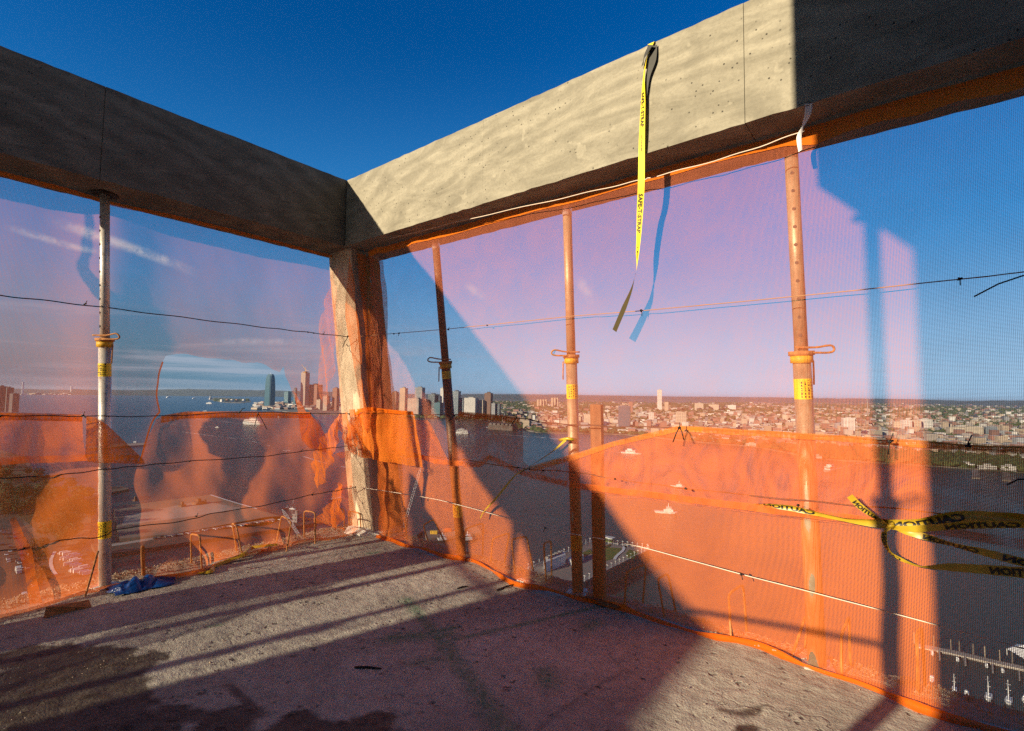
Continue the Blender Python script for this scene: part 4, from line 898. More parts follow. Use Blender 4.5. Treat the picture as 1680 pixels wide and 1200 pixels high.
m, nt, b, o = new_mat('leaves'); v = coords(nt); nt.links.new(ramp(nt, noise_tex(nt, v, .45, 4, .7), [(.3, (.022, .035, .010)), (.55, (.055, .075, .02)), (.75, (.11, .11, .03))]), b.inputs['Base Color']); b.inputs['Roughness'].default_value = .9
simple('roof_grey', (.22, .21, .2), .9, 0, .2, .05); simple('glass_dark', (.03, .05, .06), .15); simple('car_black', (.02, .02, .022), .35)
simple('paint_white', (.75, .75, .73), .5, 0, .08)

big = MB(); big.quad_uv([(-45000, -12000, SZ), (45000, -12000, SZ), (45000, 60000, SZ), (-45000, 60000, SZ)])
tag(big.build('water', 'water'), kind='structure')
def P2(px, py, z=SZ): q = sea(px, py, z); return (float(q[0]), float(q[1]))
# far shore
near = [P2(*q, SZ+2.5) for q in ((640, 680), (700, 684), (769, 688.5), (819, 690), (838, 699), (850, 703), (880, 709), (930, 711), (973, 711), (1028, 713), (1180, 728), (1236, 732), (1306, 745), (1340, 752), (1513, 763), (1680, 775), (1900, 792))]
far = [(22000, 9000), (26000, 40000), (-14000, 42000), (-12500, 8500), P2(560, 661, SZ+2.5)]
tag(MB().prism([P2(560, 676, SZ+2.5)]+near+far, SZ-3, SZ+2.5).build('land', 'shore_land'), kind='structure')
tip = [P2(*q, SZ+2.5) for q in ((412, 667.5), (430, 669.5), (464, 675), (500, 678), (560, 681), (640, 684), (640, 664), (560, 659), (470, 657), (452, 662), (425, 664.5))]
tag(MB().prism(tip, SZ-3, SZ+2.5).build('land', 'shore_land'), kind='structure')
tag(MB().prism([P2(*q, SZ+2.5) for q in ((344, 655), (352, 658), (372, 661), (395, 661.5), (412, 660), (411, 657), (392, 655), (368, 652.6), (350, 652.3))], SZ-3, SZ+2.5).build('island', 'shore_land'), kind='structure')
def ridge(name, x0, x1, D, hfun, thick=2500):
    m = MB(); n = 160; rows = []
    for i in range(n+1):
        px = x0+(x1-x0)*i/n; d = _r*((px-840)/FPX)+_f; d = d*np.array([1, 1, 0]); d /= np.linalg.norm(d)
        h = hfun(px); rr = []
        for k, (dd, hh) in enumerate(((0, 0), (.25, .55), (.5, .9), (.75, 1), (1.6, .8), (2.4, 0))):
            p = CAM[:2]+d[:2]*(D+dd*thick); rr.append(len(m.v)); m.v.append((p[0], p[1], SZ-2+h*hh*(1+.08*fbm(px*.06, k, D*.01, 3))))
        rows.append(rr)
    for i in range(n):
        for k in range(5): m.f.append((rows[i][k], rows[i+1][k], rows[i+1][k+1], rows[i][k+1]))
    tag(m.build(name, 'hill_green', None, True), kind='structure')
ridge('hills', 120, 1020, 13500, lambda x: 118+48*sstep(200, 330, x)*(1-sstep(430, 700, x))+14*fbm(x*.02, 1, 0, 3))
ridge('hills', -700, 200, 16000, lambda x: 105+20*fbm(x*.012, 5, 0, 3))
ridge('hills', 760, 2200, 21000, lambda x: 165+40*fbm(x*.006, 9, 0, 4), 4000)

class TB(MB):
    """boxes carrying a tint per face"""
    def __init__(s): super().__init__(); s.t = []
    def tbox(s, lo, hi, rot, tint, roof=None):
        s.box(lo, hi, rot); s.t += [tint, roof or tuple(x*.8+.02 for x in tint)]+[tint]*4
    def finish(s, name, mat, parent=None):
        o = s.build(name, mat, parent); a = o.data.attributes.new('tint', 'FLOAT_COLOR', 'FACE')
        t = s.t+[s.t[-1]]*(len(s.f)-len(s.t)); a.data.foreach_set('color', np.array([(*c, 1) for c in t], dtype=np.float32).ravel()); return o
def spot(px, py, z=SZ+2.5):
    p = sea(px, py, z); return p, depth_of(p)/FPX          # metres per pixel there
def top_z(px, py_top, p):
    q = ray(px, py_top); D = depth_of(p); return float(CAM[2]+q[2]*D/(q@_f))
PAL = {'cream': (.42, .35, .26), 'white': (.56, .53, .48), 'brown': (.17, .09, .06), 'red': (.27, .13, .09), 'grey': (.26, .26, .26), 'blue': (.09, .13, .17), 'dark': (.06, .06, .065), 'tan': (.38, .29, .2), 'teal': (.05, .13, .155), 'concrete': (.36, .3, .25)}
def tower(px, base, w, top, colr, label, style='facade', deep=.8, rot=.25, crown=None, name='tower_block', cat='building', group=None):
    p, k = spot(px, base); W_ = w*k; D_ = W_*deep; H = top_z(px, top, p); W_ *= .92
    t = thing(name, (p[0], p[1], SZ+2.5), label, cat, group)
    m = TB(); x, y = float(p[0]), float(p[1])+D_/2; tint = PAL[colr]
    m.tbox((x-W_/2, y-D_/2, SZ+2.5), (x+W_/2, y+D_/2, H), rot, tint); m.finish('wall', style, t)
    r = TB(); r.tbox((x-W_*.2, y-D_*.2, H), (x+W_*.25, y+D_*.2, H+max(3, (H-SZ)*.04)), rot, tuple(q*.7 for q in tint)); r.finish('plant_room', 'facade', t)
    if crown: crown(t, x, y, W_, D_, H, rot)
    return t
# glass tower with tapering shoulders
def glass_tower():
    px, base, top = 442, 668, 614; p, k = spot(px, base); x, y = float(p[0]), float(p[1]); H = top_z(px, top, p); W_ = 16.5*k; z0 = SZ+2.5
    t = thing('glass_tower', (x, y, z0), 'tallest teal glass skyscraper with tapered shoulders across the bay, seen through the torn window', 'skyscraper')
    def ring(w, d, c, z): return [(x+a*math.cos(.2)-b2*math.sin(.2), y+a*math.sin(.2)+b2*math.cos(.2), z) for a, b2 in ((-w+c, -d), (w-c, -d), (w, -d+c), (w, d-c), (w-c, d), (-w+c, d), (-w, d-c), (-w, -d+c))]
    hw = W_/2*.85; prof = [(0, 1.0, .18), (.30, 1.0, .18), (.62, .97, .2), (.86, .88, .22), (.955, .80, .3), (.957, .72, .3), (1.0, .66, .35)]
    m = TB(); rings = []
    for f, s_, c in prof: rings.append(len(m.v)); m.v += ring(hw*s_, hw*.8*s_, hw*c, z0+(H-z0)*f)
    for a, b2 in zip(rings, rings[1:]):
        for j in range(8): m.f.append((a+j, a+(j+1) % 8, b2+(j+1) % 8, b2+j)); m.t.append((.05, .12, .155) if j % 2 == 0 else (.16, .24, .27))
    m.f.append(tuple(rings[-1]+j for j in range(8))); m.t.append((.2, .25, .27)); m.finish('wall', 'facade_glass', t)
    MB().tube([(x, y, H-2), (x, y, H+14)], 1.2, 6).build('mast', 'boat_white', t)
glass_tower()
def ctop(t, x, y, w, d, H, rot):
    m = MB()
    for i in range(4): m.box((x-w/2*(.9-.1*i), y-d/2, H+i*4), (x+w/2*.9, y+d/2, H+i*4+.7), rot, (x, y))
    m.build('open_floors', 'boat_yellow', t); MB().tube([(x, y, H), (x, y, H+45)], 1.6, 4).tube([(x+w*.9, y, H+18), (x, y, H+24), (x-w*1.3, y, H+72)], 1.1, 4).build('tower_crane', 'boat_yellow', t)
TW = [
 (468, 664, 9, 643, 'teal', 'short dark teal tower standing right of the tapered glass skyscraper', 'facade_glass'),
 (482, 665, 4.5, 637, 'teal', 'thin pale teal tower at the edge of the torn net window', 'facade_glass'),
 (511, 668, 17, 631, 'red', 'broad red brown office tower beside the one under construction', 'facade'),
 (532, 674, 9, 650, 'concrete', 'narrow concrete tower just left of the corner column', 'facade'),
 (547, 674, 9, 637, 'red', 'tall reddish tower partly hidden by the corner column', 'facade'),
 (521, 672, 8, 656, 'cream', 'squat cream block between the red office tower and the column', 'facade'),
 (645, 680, 9, 643, 'brown', 'brown tower directly right of the corner column', 'facade'),
 (658, 682, 11, 637, 'tan', 'tan tower right of the brown one by the column', 'facade'),
 (675, 684, 23, 654, 'concrete', 'wide tan block in front of the city cluster', 'facade_slab'),
 (684, 677, 14, 636, 'grey', 'tall grey tower behind the wide tan block', 'facade'),
 (693, 684, 12, 656, 'red', 'low red brick tower right of the wide tan block', 'facade'),
 (706, 684, 14, 647, 'dark', 'black slab tower left of the dark shoring post', 'facade_glass'),
 (716, 686, 12, 661, 'teal', 'building with the mint green roof under the black slab tower', 'facade'),
 (723.5, 684, 6, 637, 'white', 'slim white tower close to the dark shoring post', 'facade'),
 (745, 686, 12, 642, 'blue', 'blue grey tower just right of the dark shoring post', 'facade_glass'),
 (756, 686, 8, 654, 'blue', 'smaller blue tower right of the blue grey one', 'facade_glass'),
 (767, 688, 21, 653, 'white', 'white fronted block with dark glass bays', 'facade'),
 (779, 687, 8, 656, 'grey', 'grey slab behind the white fronted block', 'facade'),
 (787.5, 688, 9, 657, 'cream', 'cream tower left of the tall brown tower', 'facade'),
 (798, 688, 12, 645, 'brown', 'tall dark brown tower at the right end of the city cluster', 'facade'),
 (808, 689, 7, 662, 'grey', 'small grey block right of the tall brown tower', 'facade'),
 (815, 689, 8, 663, 'dark', 'small black block at the right end of the cluster', 'facade_glass'),
 (1081, 675, 8, 640, 'white', 'tall white tower standing alone above the right shore', 'facade'),
 (1093, 676, 7, 660, 'tan', 'low tan block at the foot of the lone white tower', 'facade'),
 (1021, 706, 20, 667, 'blue', 'blue grey waterfront tower with a white edge right of the timber', 'facade_glass'),
 (1034, 680, 6, 660, 'red', 'slim reddish tower right behind the waterfront tower', 'facade'),
 (1041, 706, 9, 692, 'red', 'first brick waterfront block right of the blue grey tower', 'facade'),
 (1062, 707, 10, 691, 'red', 'second brick waterfront block from the blue grey tower', 'facade'),
 (1087, 709, 11, 693, 'red', 'third brick waterfront block, just before the raised net fold', 'facade'),
 (1067, 694, 9, 677, 'white', 'white fronted block above the brick waterfront', 'facade_slab'),
 (1115, 700, 18, 677, 'cream', 'block with one white and one brown face behind the net fold peak', 'facade_slab'),
 (1145, 674, 15, 662, 'cream', 'left cream slab of the pair on the middle of the right shore', 'facade'),
 (1170, 674, 17, 664, 'cream', 'right cream slab of the pair on the middle of the right shore', 'facade'),
 (1200, 674, 13, 665, 'white', 'white slab right of the pair of cream slabs', 'facade'),
 (1391, 718, 17, 686, 'white', 'ribbed white tower just right of the nearest post', 'facade_slab'),
 (1473, 707, 14, 692, 'cream', 'leftmost slab of the pale row behind the post shadow', 'facade_slab'),
 (1487, 708, 13, 690, 'white', 'second slab of the pale row behind the post shadow', 'facade_slab'),
 (1502, 708, 14, 690, 'cream', 'third slab of the pale row behind the post shadow', 'facade_slab'),
 (1518, 708, 17, 688, 'white', 'largest slab at the right end of the pale row', 'facade_slab'),
 (1569, 716, 22, 702, 'cream', 'long cream block on the right shore, its left wing', 'facade'),
 (1594, 717, 26, 701, 'cream', 'long cream block on the right shore, its right wing', 'facade'),
 (1626, 718, 16, 701, 'grey', 'grey glassy cube at the far right of the shore', 'facade_glass'),
 (964, 704, 20, 680, 'cream', 'cream waterfront block between the post and the timber', 'facade'),
 (945, 702, 14, 684, 'tan', 'tan waterfront block seen behind the middle post', 'facade'),
 (924, 703, 16, 690, 'cream', 'low cream block left of the middle post', 'facade'),
 (862, 704, 12, 690, 'tan', 'pale harbour office beside the dark water gate hall', 'facade'),
]
for q in TW: tower(q[0], q[1], q[2], q[3], q[4], q[5], q[6], rot=.15+.3*((q[0]*7) % 10)/10)
tower(495, 668, 11, 612, 'concrete', 'brown skyscraper under construction with a yellow crane on top', 'facade', crown=ctop)
for i in range(7):
    tower(882+i*4.3+(6 if i > 3 else 0), 670-(i % 2), 3.6, 656-(i > 3)*3, 'tan', 'tan housing tower in the clump left of the middle post', 'facade', name='tower_block', group='clump of tan housing towers')
for i, (a, b2, c) in enumerate(((-6, 676, 634), (6, 676, 636), (16, 677, 646), (-20, 680, 640))): tower(a, b2, 11, c, 'dark', 'dark tower silhouette at the far left edge of the bay', 'facade', group='dark towers at the left edge')
# clock tower and water gate hall
p, k = spot(828, 699); t = thing('clock_tower', (p[0], p[1], SZ+2.5), 'thin brown clock tower of the ferry terminal on the far shore', 'tower'); H = top_z(828, 681, p); x, y = p[:2]
m = TB(); m.tbox((x-2.4*k, y-2*k, SZ+2.5), (x+2.4*k, y+2*k, H-6), 0, (.2, .12, .09)); m.finish('shaft', 'facade', t); MB().hexa([(x-2.6*k, y-2.4*k, H-6), (x+2.6*k, y-2.4*k, H-6), (x+2.6*k, y+2.4*k, H-6), (x-2.6*k, y+2.4*k, H-6), (x-.2, y-.2, H+10), (x+.2, y-.2, H+10), (x+.2, y+.2, H+10), (x-.2, y+.2, H+10)]).build('roof', 'boat_dark', t)
p, k = spot(822, 705); t = thing('terminal_hall', (p[0], p[1], SZ+2), 'long dark ferry terminal hall on the far waterfront', 'building'); m = TB(); x, y = p[:2]
m.tbox((x-22*k, y-6*k, SZ+1), (x+26*k, y+10*k, SZ+18), .1, (.16, .13, .11), (.12, .13, .13)); m.finish('wall', 'facade', t)
m = MB()
for i in range(6): m.box((x+(-20+i*8)*k, y-6*k-.6, SZ+19), (x+(-15+i*8)*k, y+9*k, SZ+24), .1, (x, y))
m.build('roof_lights', 'roof_grey', t)
p, k = spot(1423.5, 680); t = MB().tube([(p[0], p[1], SZ+2), (p[0], p[1], top_z(1423.5, 655, p))], [6, 2.5], 6).build('radio_mast', 'facade_none' if 0 else 'roof_grey', None); tag(t, 'thin radio mast rising above the skyline right of the nearest post', 'mast')

# low buildings: 300 singles, the rest one mass
rnd = random.Random(11)
def shore_y(px):
    T = ((640, 684), (769, 689), (819, 691), (850, 703), (880, 709), (973, 711), (1028, 713), (1180, 728), (1236, 732), (1306, 745), (1340, 752), (1513, 763), (1680, 775), (1900, 792))
    for (a, b2), (c, d) in zip(T, T[1:]):
        if a <= px <= c: return b2+(d-b2)*(px-a)/(c-a)
    return 690
def low(m, px, py, rn, scale=1.0):
    p, k = spot(px, py); w = rn.uniform(10, 30)*scale; d = rn.uniform(10, 24)*scale; h = rn.uniform(7, 17)*(1 if rn.random() < .9 else 1.9)
    base = rn.choice([PAL['cream'], PAL['white'], PAL['tan'], PAL['red'], PAL['red'], PAL['concrete'], PAL['grey'], PAL['brown'], PAL['white'], PAL['red'], PAL['tan']]); f = rn.uniform(.6, 1.2); tint = tuple(min(.75, q*f) for q in base)
    rc = rn.choice([(.45, .42, .38), (.22, .21, .2), (.10, .09, .085), (.08, .075, .07), (.62, .60, .56)])
    m.tbox((p[0]-w/2, p[1]-d/2, SZ+2.4), (p[0]+w/2, p[1]+d/2, SZ+2.5+h), .35+rn.uniform(-.05, .05), tint, rc); return p, w, d, h, tint, rc
n1 = 0
proto_names = []
while n1 < 300:
    px = rnd.uniform(830, 1700); sy = shore_y(px); py = sy-2-rnd.random()**1.3*(sy-695 if sy > 712 else 14)
    if sy > 745 and py > sy-16: continue
    m = TB(); p, w, d, h, tint, rc = low(m, px, py, rnd, 1.15)
    o = m.finish('row_house', 'facade'); q = Vector((p[0], p[1], SZ+2.5))
    for v in o.data.vertices: v.co -= q
    o.location = q; tag(o, 'small pale low building in the crowded blocks of the far shore', 'building', 'small low buildings on the far shore'); n1 += 1
m = TB()
for _ in range(7000):
    px = rnd.uniform(560, 1740); sy = shore_y(px) if px > 640 else 680; t_ = rnd.random()
    py = 662+(sy-7-662)*t_**1.25 if px > 830 else 659+(sy-662)*t_
    if py > sy-3 or (sy > 745 and py > sy-18): continue
    low(m, px, py, rnd, .85+1.3*(1-min(1, (py-660)/30)))
for _ in range(260): low(m, rnd.uniform(420, 560), rnd.uniform(661, 672), rnd, 2.0)
for _ in range(420):                                                # far suburbs along the bay
    px = rnd.uniform(0, 760); low(m, px, rnd.uniform(646.8, 648.2), rnd, rnd.uniform(1.5, 4.5))
tag(m.finish('city_blocks', 'facade'), 'mass of tiny pale buildings spreading to the horizon', 'city', kind='stuff')
# woods between the houses
def clump(m, x, y, z, r, rn):
    i = len(m.v)
    for a, b2, c in ((1, 0, .35), (.3, .95, .3), (-.8, .6, .35), (-.8, -.6, .3), (.3, -.95, .35), (0, 0, 1)): m.v.append((x+a*r*rn.uniform(.7, 1.2), y+b2*r*rn.uniform(.7, 1.2), z+c*r*rn.uniform(.6, 1)))
    for k2 in range(5): m.v.append((m.v[i+k2][0], m.v[i+k2][1], z-.2)); 
    for k2 in range(5): m.f.append((i+k2, i+(k2+1) % 5, i+5)); m.f.append((i+6+k2, i+6+(k2+1) % 5, i+(k2+1) % 5, i+k2))
m = MB()
for _ in range(20000):
    px = rnd.uniform(600, 1760); sy = shore_y(px) if px > 640 else 680; py = 661+(sy-661.5)*rnd.random()**1.2
    if fbm(px*.012, py*.10, 3, 3) < .03 and py < sy-20 and rnd.random() < .8: continue
    p, k = spot(px, py); clump(m, p[0], p[1], SZ+2+rnd.uniform(0, 6), rnd.uniform(6, 13)*(1+max(0, 690-py)*.08), rnd)
for _ in range(160): p, k = spot(rnd.uniform(352, 408), rnd.uniform(655.5, 659)); clump(m, p[0], p[1], SZ+2, rnd.uniform(14, 26), rnd)
tag(m.build('woods', 'leaves'), 'dark green tree cover among the houses of the far shore', 'woods', kind='stuff')
# statue on its island
p, k = spot(345.5, 655.5); t = thing('statue', (p[0], p[1], SZ), 'tiny robed statue on a stone pedestal at the left end of the island', 'statue'); x, y = p[:2]
MB().box((x-16, y-16, SZ), (x+16, y+16, SZ+22)).box((x-9, y-9, SZ+22), (x+9, y+9, SZ+46)).build('pedestal', 'paving', t); MB().tube([(x, y, SZ+46), (x, y, SZ+60), (x, y, SZ+78), (x, y, SZ+82), (x, y, SZ+88)], [6.5, 5, 3.6, 2.5, 2.5], 8).tube([(x-3, y, SZ+76), (x-5, y, SZ+86), (x-5, y, SZ+94)], [1.6, 1.2, 1.8], 6).build('figure', 'hill_green' if 0 else 'glass_dark', t)
for i, px in enumerate((362, 371, 379, 387, 398)): tower(px, 659.5, 4.5, 655.6, 'red' if i % 2 else 'white', 'low brick hall on the small island in the bay', 'facade', group='low halls on the island')
# suspension bridge towers far left
for i, px in enumerate((37, 117)):
    q, k = spot(px, 646.5); x, y = q[:2]; zt = top_z(px, 627 if i == 0 else 634, q); t = thing('bridge_tower', (x, y, SZ), ('pale tower of the far suspension bridge, the taller one near the left edge', 'pale tower of the far suspension bridge, the fainter one right of it')[i], 'bridge'); w = 1.1*k
    m = MB().box((x-w*1.4, y-w, SZ), (x-w*.6, y+w, zt)).box((x+w*.6, y-w, SZ), (x+w*1.4, y+w, zt)); m.build('leg_pair', 'boat_white', t); MB().box((x-w*.6, y-w*.6, zt-(zt-SZ)*.12), (x+w*.6, y+w*.6, zt-(zt-SZ)*.02)).build('portal', 'boat_white', t)

# -------------------------------------------------------------- boats
def hull(m, c, ang, Lh, Wb, z0, z1, bow=.35):
    k, q = math.cos(ang), math.sin(ang); out = []
    prof = [(-.5, -.42), (-.5, .42), (.2, .5), (.5-bow*.35, .34), (.5, 0), (.5-bow*.35, -.34), (.2, -.5)]
    for z, f in ((z0, .82), (z1, 1.0)): out.append([(c[0]+(a*Lh*f)*k-(b2*Wb*f)*q, c[1]+(a*Lh*f)*q+(b2*Wb*f)*k, z) for a, b2 in prof])
    i = len(m.v); m.v += out[0]+out[1]; n = 7
    m.f.append(tuple(i+n+j for j in range(n-1, -1, -1))); m.f += [(i+j, i+n+j, i+n+(j+1) % n, i+(j+1) % n) for j in range(n)]
def part_box(m, c, ang, u0, u1, v0, v1, z0, z1):
    k, q = math.cos(ang), math.sin(ang); P = []
    for z, s_ in ((z0, 1), (z1, .96)):
        for a, b2 in ((u0, v0), (u1, v0), (u1, v1), (u0, v1)): P.append((c[0]+a*k-b2*q, c[1]+a*q+b2*k, z))
    m.hexa(P)
def screen_angle(px, py, dx, dy):
    a, b2 = sea(px, py), sea(px+dx, py+dy); return math.atan2(b2[1]-a[1], b2[0]-a[0])
def boat(px, py, wpx, kind, label, to=(10, 0), name=None, cat='boat', group=None, wid=.26, hullm='boat_white', topm='boat_white', nwin=True):
    p = sea(px, py); a, b2 = sea(px-wpx/2*(to[0]/abs(to[0]) if to[0] else 1), py-to[1]*wpx/20), sea(px+wpx/2*(to[0]/abs(to[0]) if to[0] else 1), py+to[1]*wpx/20)
    Lh = float(np.hypot(*(b2-a)[:2])); ang = math.atan2(b2[1]-a[1], b2[0]-a[0]); Wb = Lh*wid; c = ((a+b2)/2)[:2]
    t = thing(name or 'boat', (c[0], c[1], SZ), label, cat, group); m = MB(); fb = Lh*.055+.5; hull(m, c, ang, Lh, Wb, SZ-.6, SZ+fb); m.build('hull', hullm, t)
    if kind == 'ferry':
        m = MB(); g = MB(); z = SZ+fb
        for i, (u0, u1, v) in enumerate(((-.46, .34, .42), (-.42, .24, .38), (-.2, .14, .28))):
            hh = Lh*.055+.9; part_box(m, c, ang, u0*Lh, u1*Lh, -v*Wb, v*Wb, z, z+hh); part_box(g, c, ang, u0*Lh*.97, u1*Lh*.985, -v*Wb*1.012, v*Wb*1.012, z+hh*.4, z+hh*.75); z += hh
        m.build('cabin', topm, t); g.build('window_band', 'glass_dark', t); m = MB(); q = (c[0], c[1]); m.tube([(c[0], c[1], z), (c[0], c[1], z+Lh*.1)], Lh*.008, 6); m.build('mast', 'boat_white', t)
    elif kind == 'tug':
        m = MB(); part_box(m, c, ang, -.1*Lh, .28*Lh, -.3*Wb, .3*Wb, SZ+fb, SZ+fb+Lh*.1); part_box(m, c, ang, .0, .22*Lh, -.24*Wb, .24*Wb, SZ+fb+Lh*.1, SZ+fb+Lh*.19); m.build('cabin', topm, t)
        g = MB(); part_box(g, c, ang, -.01*Lh, .225*Lh, -.245*Wb, .245*Wb, SZ+fb+Lh*.14, SZ+fb+Lh*.17); g.build('window_band', 'glass_dark', t)
        MB().tube([(c[0]+.1*Lh*math.cos(ang), c[1]+.1*Lh*math.sin(ang), SZ+fb+Lh*.19), (c[0]+.1*Lh*math.cos(ang), c[1]+.1*Lh*math.sin(ang), SZ+fb+Lh*.34)], Lh*.012, 6).build('mast', 'boat_white', t)
        MB().tube([(c[0]-.08*Lh*math.cos(ang), c[1]-.08*Lh*math.sin(ang), SZ+fb), (c[0]-.08*Lh*math.cos(ang), c[1]-.08*Lh*math.sin(ang), SZ+fb+Lh*.2)], Lh*.03, 8).build('funnel', 'boat_dark', t)
    elif kind == 'sail':
        k, q = math.cos(ang), math.sin(ang); h = Lh*1.35; m = MB(); part_box(m, c, ang, -.15*Lh, .18*Lh, -.24*Wb, .24*Wb, SZ+fb, SZ+fb+Lh*.06); m.build('cabin', topm, t); r = max(.09, Lh*.011)
        MB().tube([(c[0]+.05*Lh*k, c[1]+.05*Lh*q, SZ+fb), (c[0]+.05*Lh*k, c[1]+.05*Lh*q, SZ+h)], r, 6).build('mast', 'boat_white', t); m = MB(); m.tube([(c[0]-.4*Lh*k, c[1]-.4*Lh*q, SZ+fb+Lh*.16), (c[0]+.05*Lh*k, c[1]+.05*Lh*q, SZ+fb+Lh*.16)], r*1.6, 6); m.build('boom', 'boat_white', t)
        m = MB(); s_ = .11*Lh
        for zz in (.55, .8): m.tube([(c[0]+.05*Lh*k-s_*q, c[1]+.05*Lh*q+s_*k, SZ+h*zz), (c[0]+.05*Lh*k+s_*q, c[1]+.05*Lh*q-s_*k, SZ+h*zz)], r*.7, 5)
        m.build('spreaders', 'boat_white', t)
        m = MB()
        for sg in (-1, 1): m.tube([(c[0]+.5*sg*Lh*k*.95, c[1]+.5*sg*Lh*q*.95, SZ+fb), (c[0]+.05*Lh*k, c[1]+.05*Lh*q, SZ+h)], r*.35, 4)
        m.build('stay_pair', 'boat_white', t)
    elif kind == 'motor':
        m = MB(); part_box(m, c, ang, -.25*Lh, .22*Lh, -.36*Wb, .36*Wb, SZ+fb, SZ+fb+Lh*.1); part_box(m, c, ang, -.18*Lh, .06*Lh, -.3*Wb, .3*Wb, SZ+fb+Lh*.1, SZ+fb+Lh*.17); m.build('cabin', topm, t); g = MB(); part_box(g, c, ang, -.2*Lh, .225*Lh, -.365*Wb, .365*Wb, SZ+fb+Lh*.045, SZ+fb+Lh*.08); g.build('window_band', 'glass_dark', t)
    return t
boat(418, 697, 34, 'ferry', 'white multi deck ship under way just below the left mid cable', (10, .4), 'ferry', 'ship')
boat(757, 712, 27, 'ferry', 'white ferry just right of the dark shoring post with a wake behind it', (-10, -.5), 'ferry', 'ship')
boat(1093, 842, 40, 'tug', 'large tug seen through the sunlit netting below the folded edge', (10, .6), 'tugboat', 'tugboat')
boat(1112, 799, 25, 'tug', 'smaller tug seen through the doubled netting band', (10, .6), 'tugboat', 'tugboat')
boat(1036, 745, 34, 'motor', 'long low launch with a pale wake near the net fold', (10, .8))
boat(1361, 773, 18, 'motor', 'small speeding motorboat between the nearest post and the post shadow', (-10, 2))
boat(357, 702, 8, 'motor', 'tiny motorboat trailing a wake left of the white ship', (10, .2)); boat(222, 726, 7, 'sail', 'tiny sailboat beside the torn net edge over the bay', (10, 0)); boat(277, 653, 9, 'ferry', 'farthest left ship in the torn window, low and pale', (10, 0), 'ferry', 'ship')
boat(319, 654.5, 7, 'ferry', 'ship just left of the island in the torn window', (10, 0), 'ferry', 'ship'); boat(337, 676, 9, 'ferry', 'pale boat near the bottom of the torn window', (10, 0), 'ferry', 'ship'); boat(458, 686, 9, 'motor', 'small reddish boat right of the white multi deck ship', (10, .2), hullm='boat_red')
boat(344, 663, 12, 'ferry', 'ferry moored in front of the island', (10, .1), 'ferry', 'ship'); boat(798, 703, 7, 'tug', 'small dark tug right of the white ferry', (10, 0), 'tugboat', 'tugboat', hullm='boat_dark')
# wakes
def wake(pts, w0, w1, label):
    m = MB(); q = [sea(*p, SZ+.25) for p in pts]; rn = random.Random(len(label))
    for j in range(2):
        prev = None
        for i in range(len(q)-1):
            n = 14
            for kk in range(n):
                f = kk/n; a = q[i]+(q[i+1]-q[i])*f; g = (i+f)/(len(q)-1); d = (q[i+1]-q[i])[:2]; L_ = np.hypot(*d); nx, ny = -d[1]/L_, d[0]/L_; w = (w0+(w1-w0)*g)
                if rn.random() < .35*g+.1: prev = None; continue
                off = (j-.5)*w*1.8+rn.uniform(-.2, .2)*w; hw = w*rn.uniform(.15, .45); cur = [(a[0]+nx*(off-hw), a[1]+ny*(off-hw), a[2]+j*.05), (a[0]+nx*(off+hw), a[1]+ny*(off+hw), a[2]+j*.05)]
                if prev: m.quad_uv([prev[0], prev[1], cur[1], cur[0]])
                prev = cur
    tag(m.build('boat_wake', 'foam'), label, 'wake', kind='stuff')
wake([(400, 696), (350, 690), (290, 684)], 3, 10, 'wake of the white ship'); wake([(300, 709), (400, 722), (480, 742), (570, 770)], 3, 5, 'long foam streak crossing the bay')
wake([(346, 702), (310, 699), (262, 694)], 2, 6, 'wake of the tiny motorboat'); wake([(772, 712), (830, 714), (900, 719), (960, 724)], 4, 10, 'wake of the white ferry'); wake([(1018, 743), (990, 739)], 2, 4, 'wake of the launch'); wake([(1370, 770), (1400, 762), (1440, 756)], 1.5, 3, 'wake of the speeding motorboat'); wake([(470, 687), (540, 694)], 2, 4, 'faint wake right of the white ship')
# -------------------------------------------------------------- near river bank on the left
def slab_px(name, pts, z, mat, thick=4, label=None, cat=None):
    o = MB().prism([P2(*q, z) for q in pts], z-thick, z).build(name, mat)
    return tag(o, label, cat) if cat else tag(o, kind='structure')
slab_px('river_bank', ((-900, 740), (-300, 728), (0, 738), (45, 752), (62, 786), (100, 802), (136, 815), (150, 845), (146, 880), (120, 895), (100, 905), (140, 905), (162, 930), (210, 1010), (210, 1300), (-900, 1500)), SZ+2.5, 'shore_land', 6)
Zg = SZ+2.5
def strip_px(name, pts, wpx, z, mat, label=None, cat=None, kind='structure'):
    pts = catmull([Vector(sea(*p, z)) for p in pts], 6); m = MB()
    for i in range(len(pts)-1):
        a, b2 = pts[i], pts[i+1]; d = (b2-a).normalized(); n = Vector((-d.y, d.x, 0))*wpx; m.quad_uv([a-n, b2-n, b2+n, a+n])
    return tag(m.build(name, mat), label, cat, kind=kind)
strip_px('road', [(-60, 790), (0, 860), (30, 930), (70, 1000), (110, 1090)], 13, Zg+.06, 'asphalt')
strip_px('road', [(120, 860), (100, 885), (92, 915), (95, 945), (120, 980)], 4, Zg+.10, 'asphalt')
strip_px('kerb', [(90, 905), (84, 918), (85, 932), (92, 943)], .9, Zg+.3, 'paint_white')
slab_px('parking_lot', ((95, 903), (128, 903), (150, 935), (160, 960), (120, 960), (98, 935)), Zg+.14, 'asphalt', .1)
slab_px('lawn', ((-300, 742), (0, 750), (40, 760), (60, 792), (100, 808), (130, 822), (140, 850), (118, 872), (60, 870), (0, 820)), Zg+.08, 'park_grass', .05)
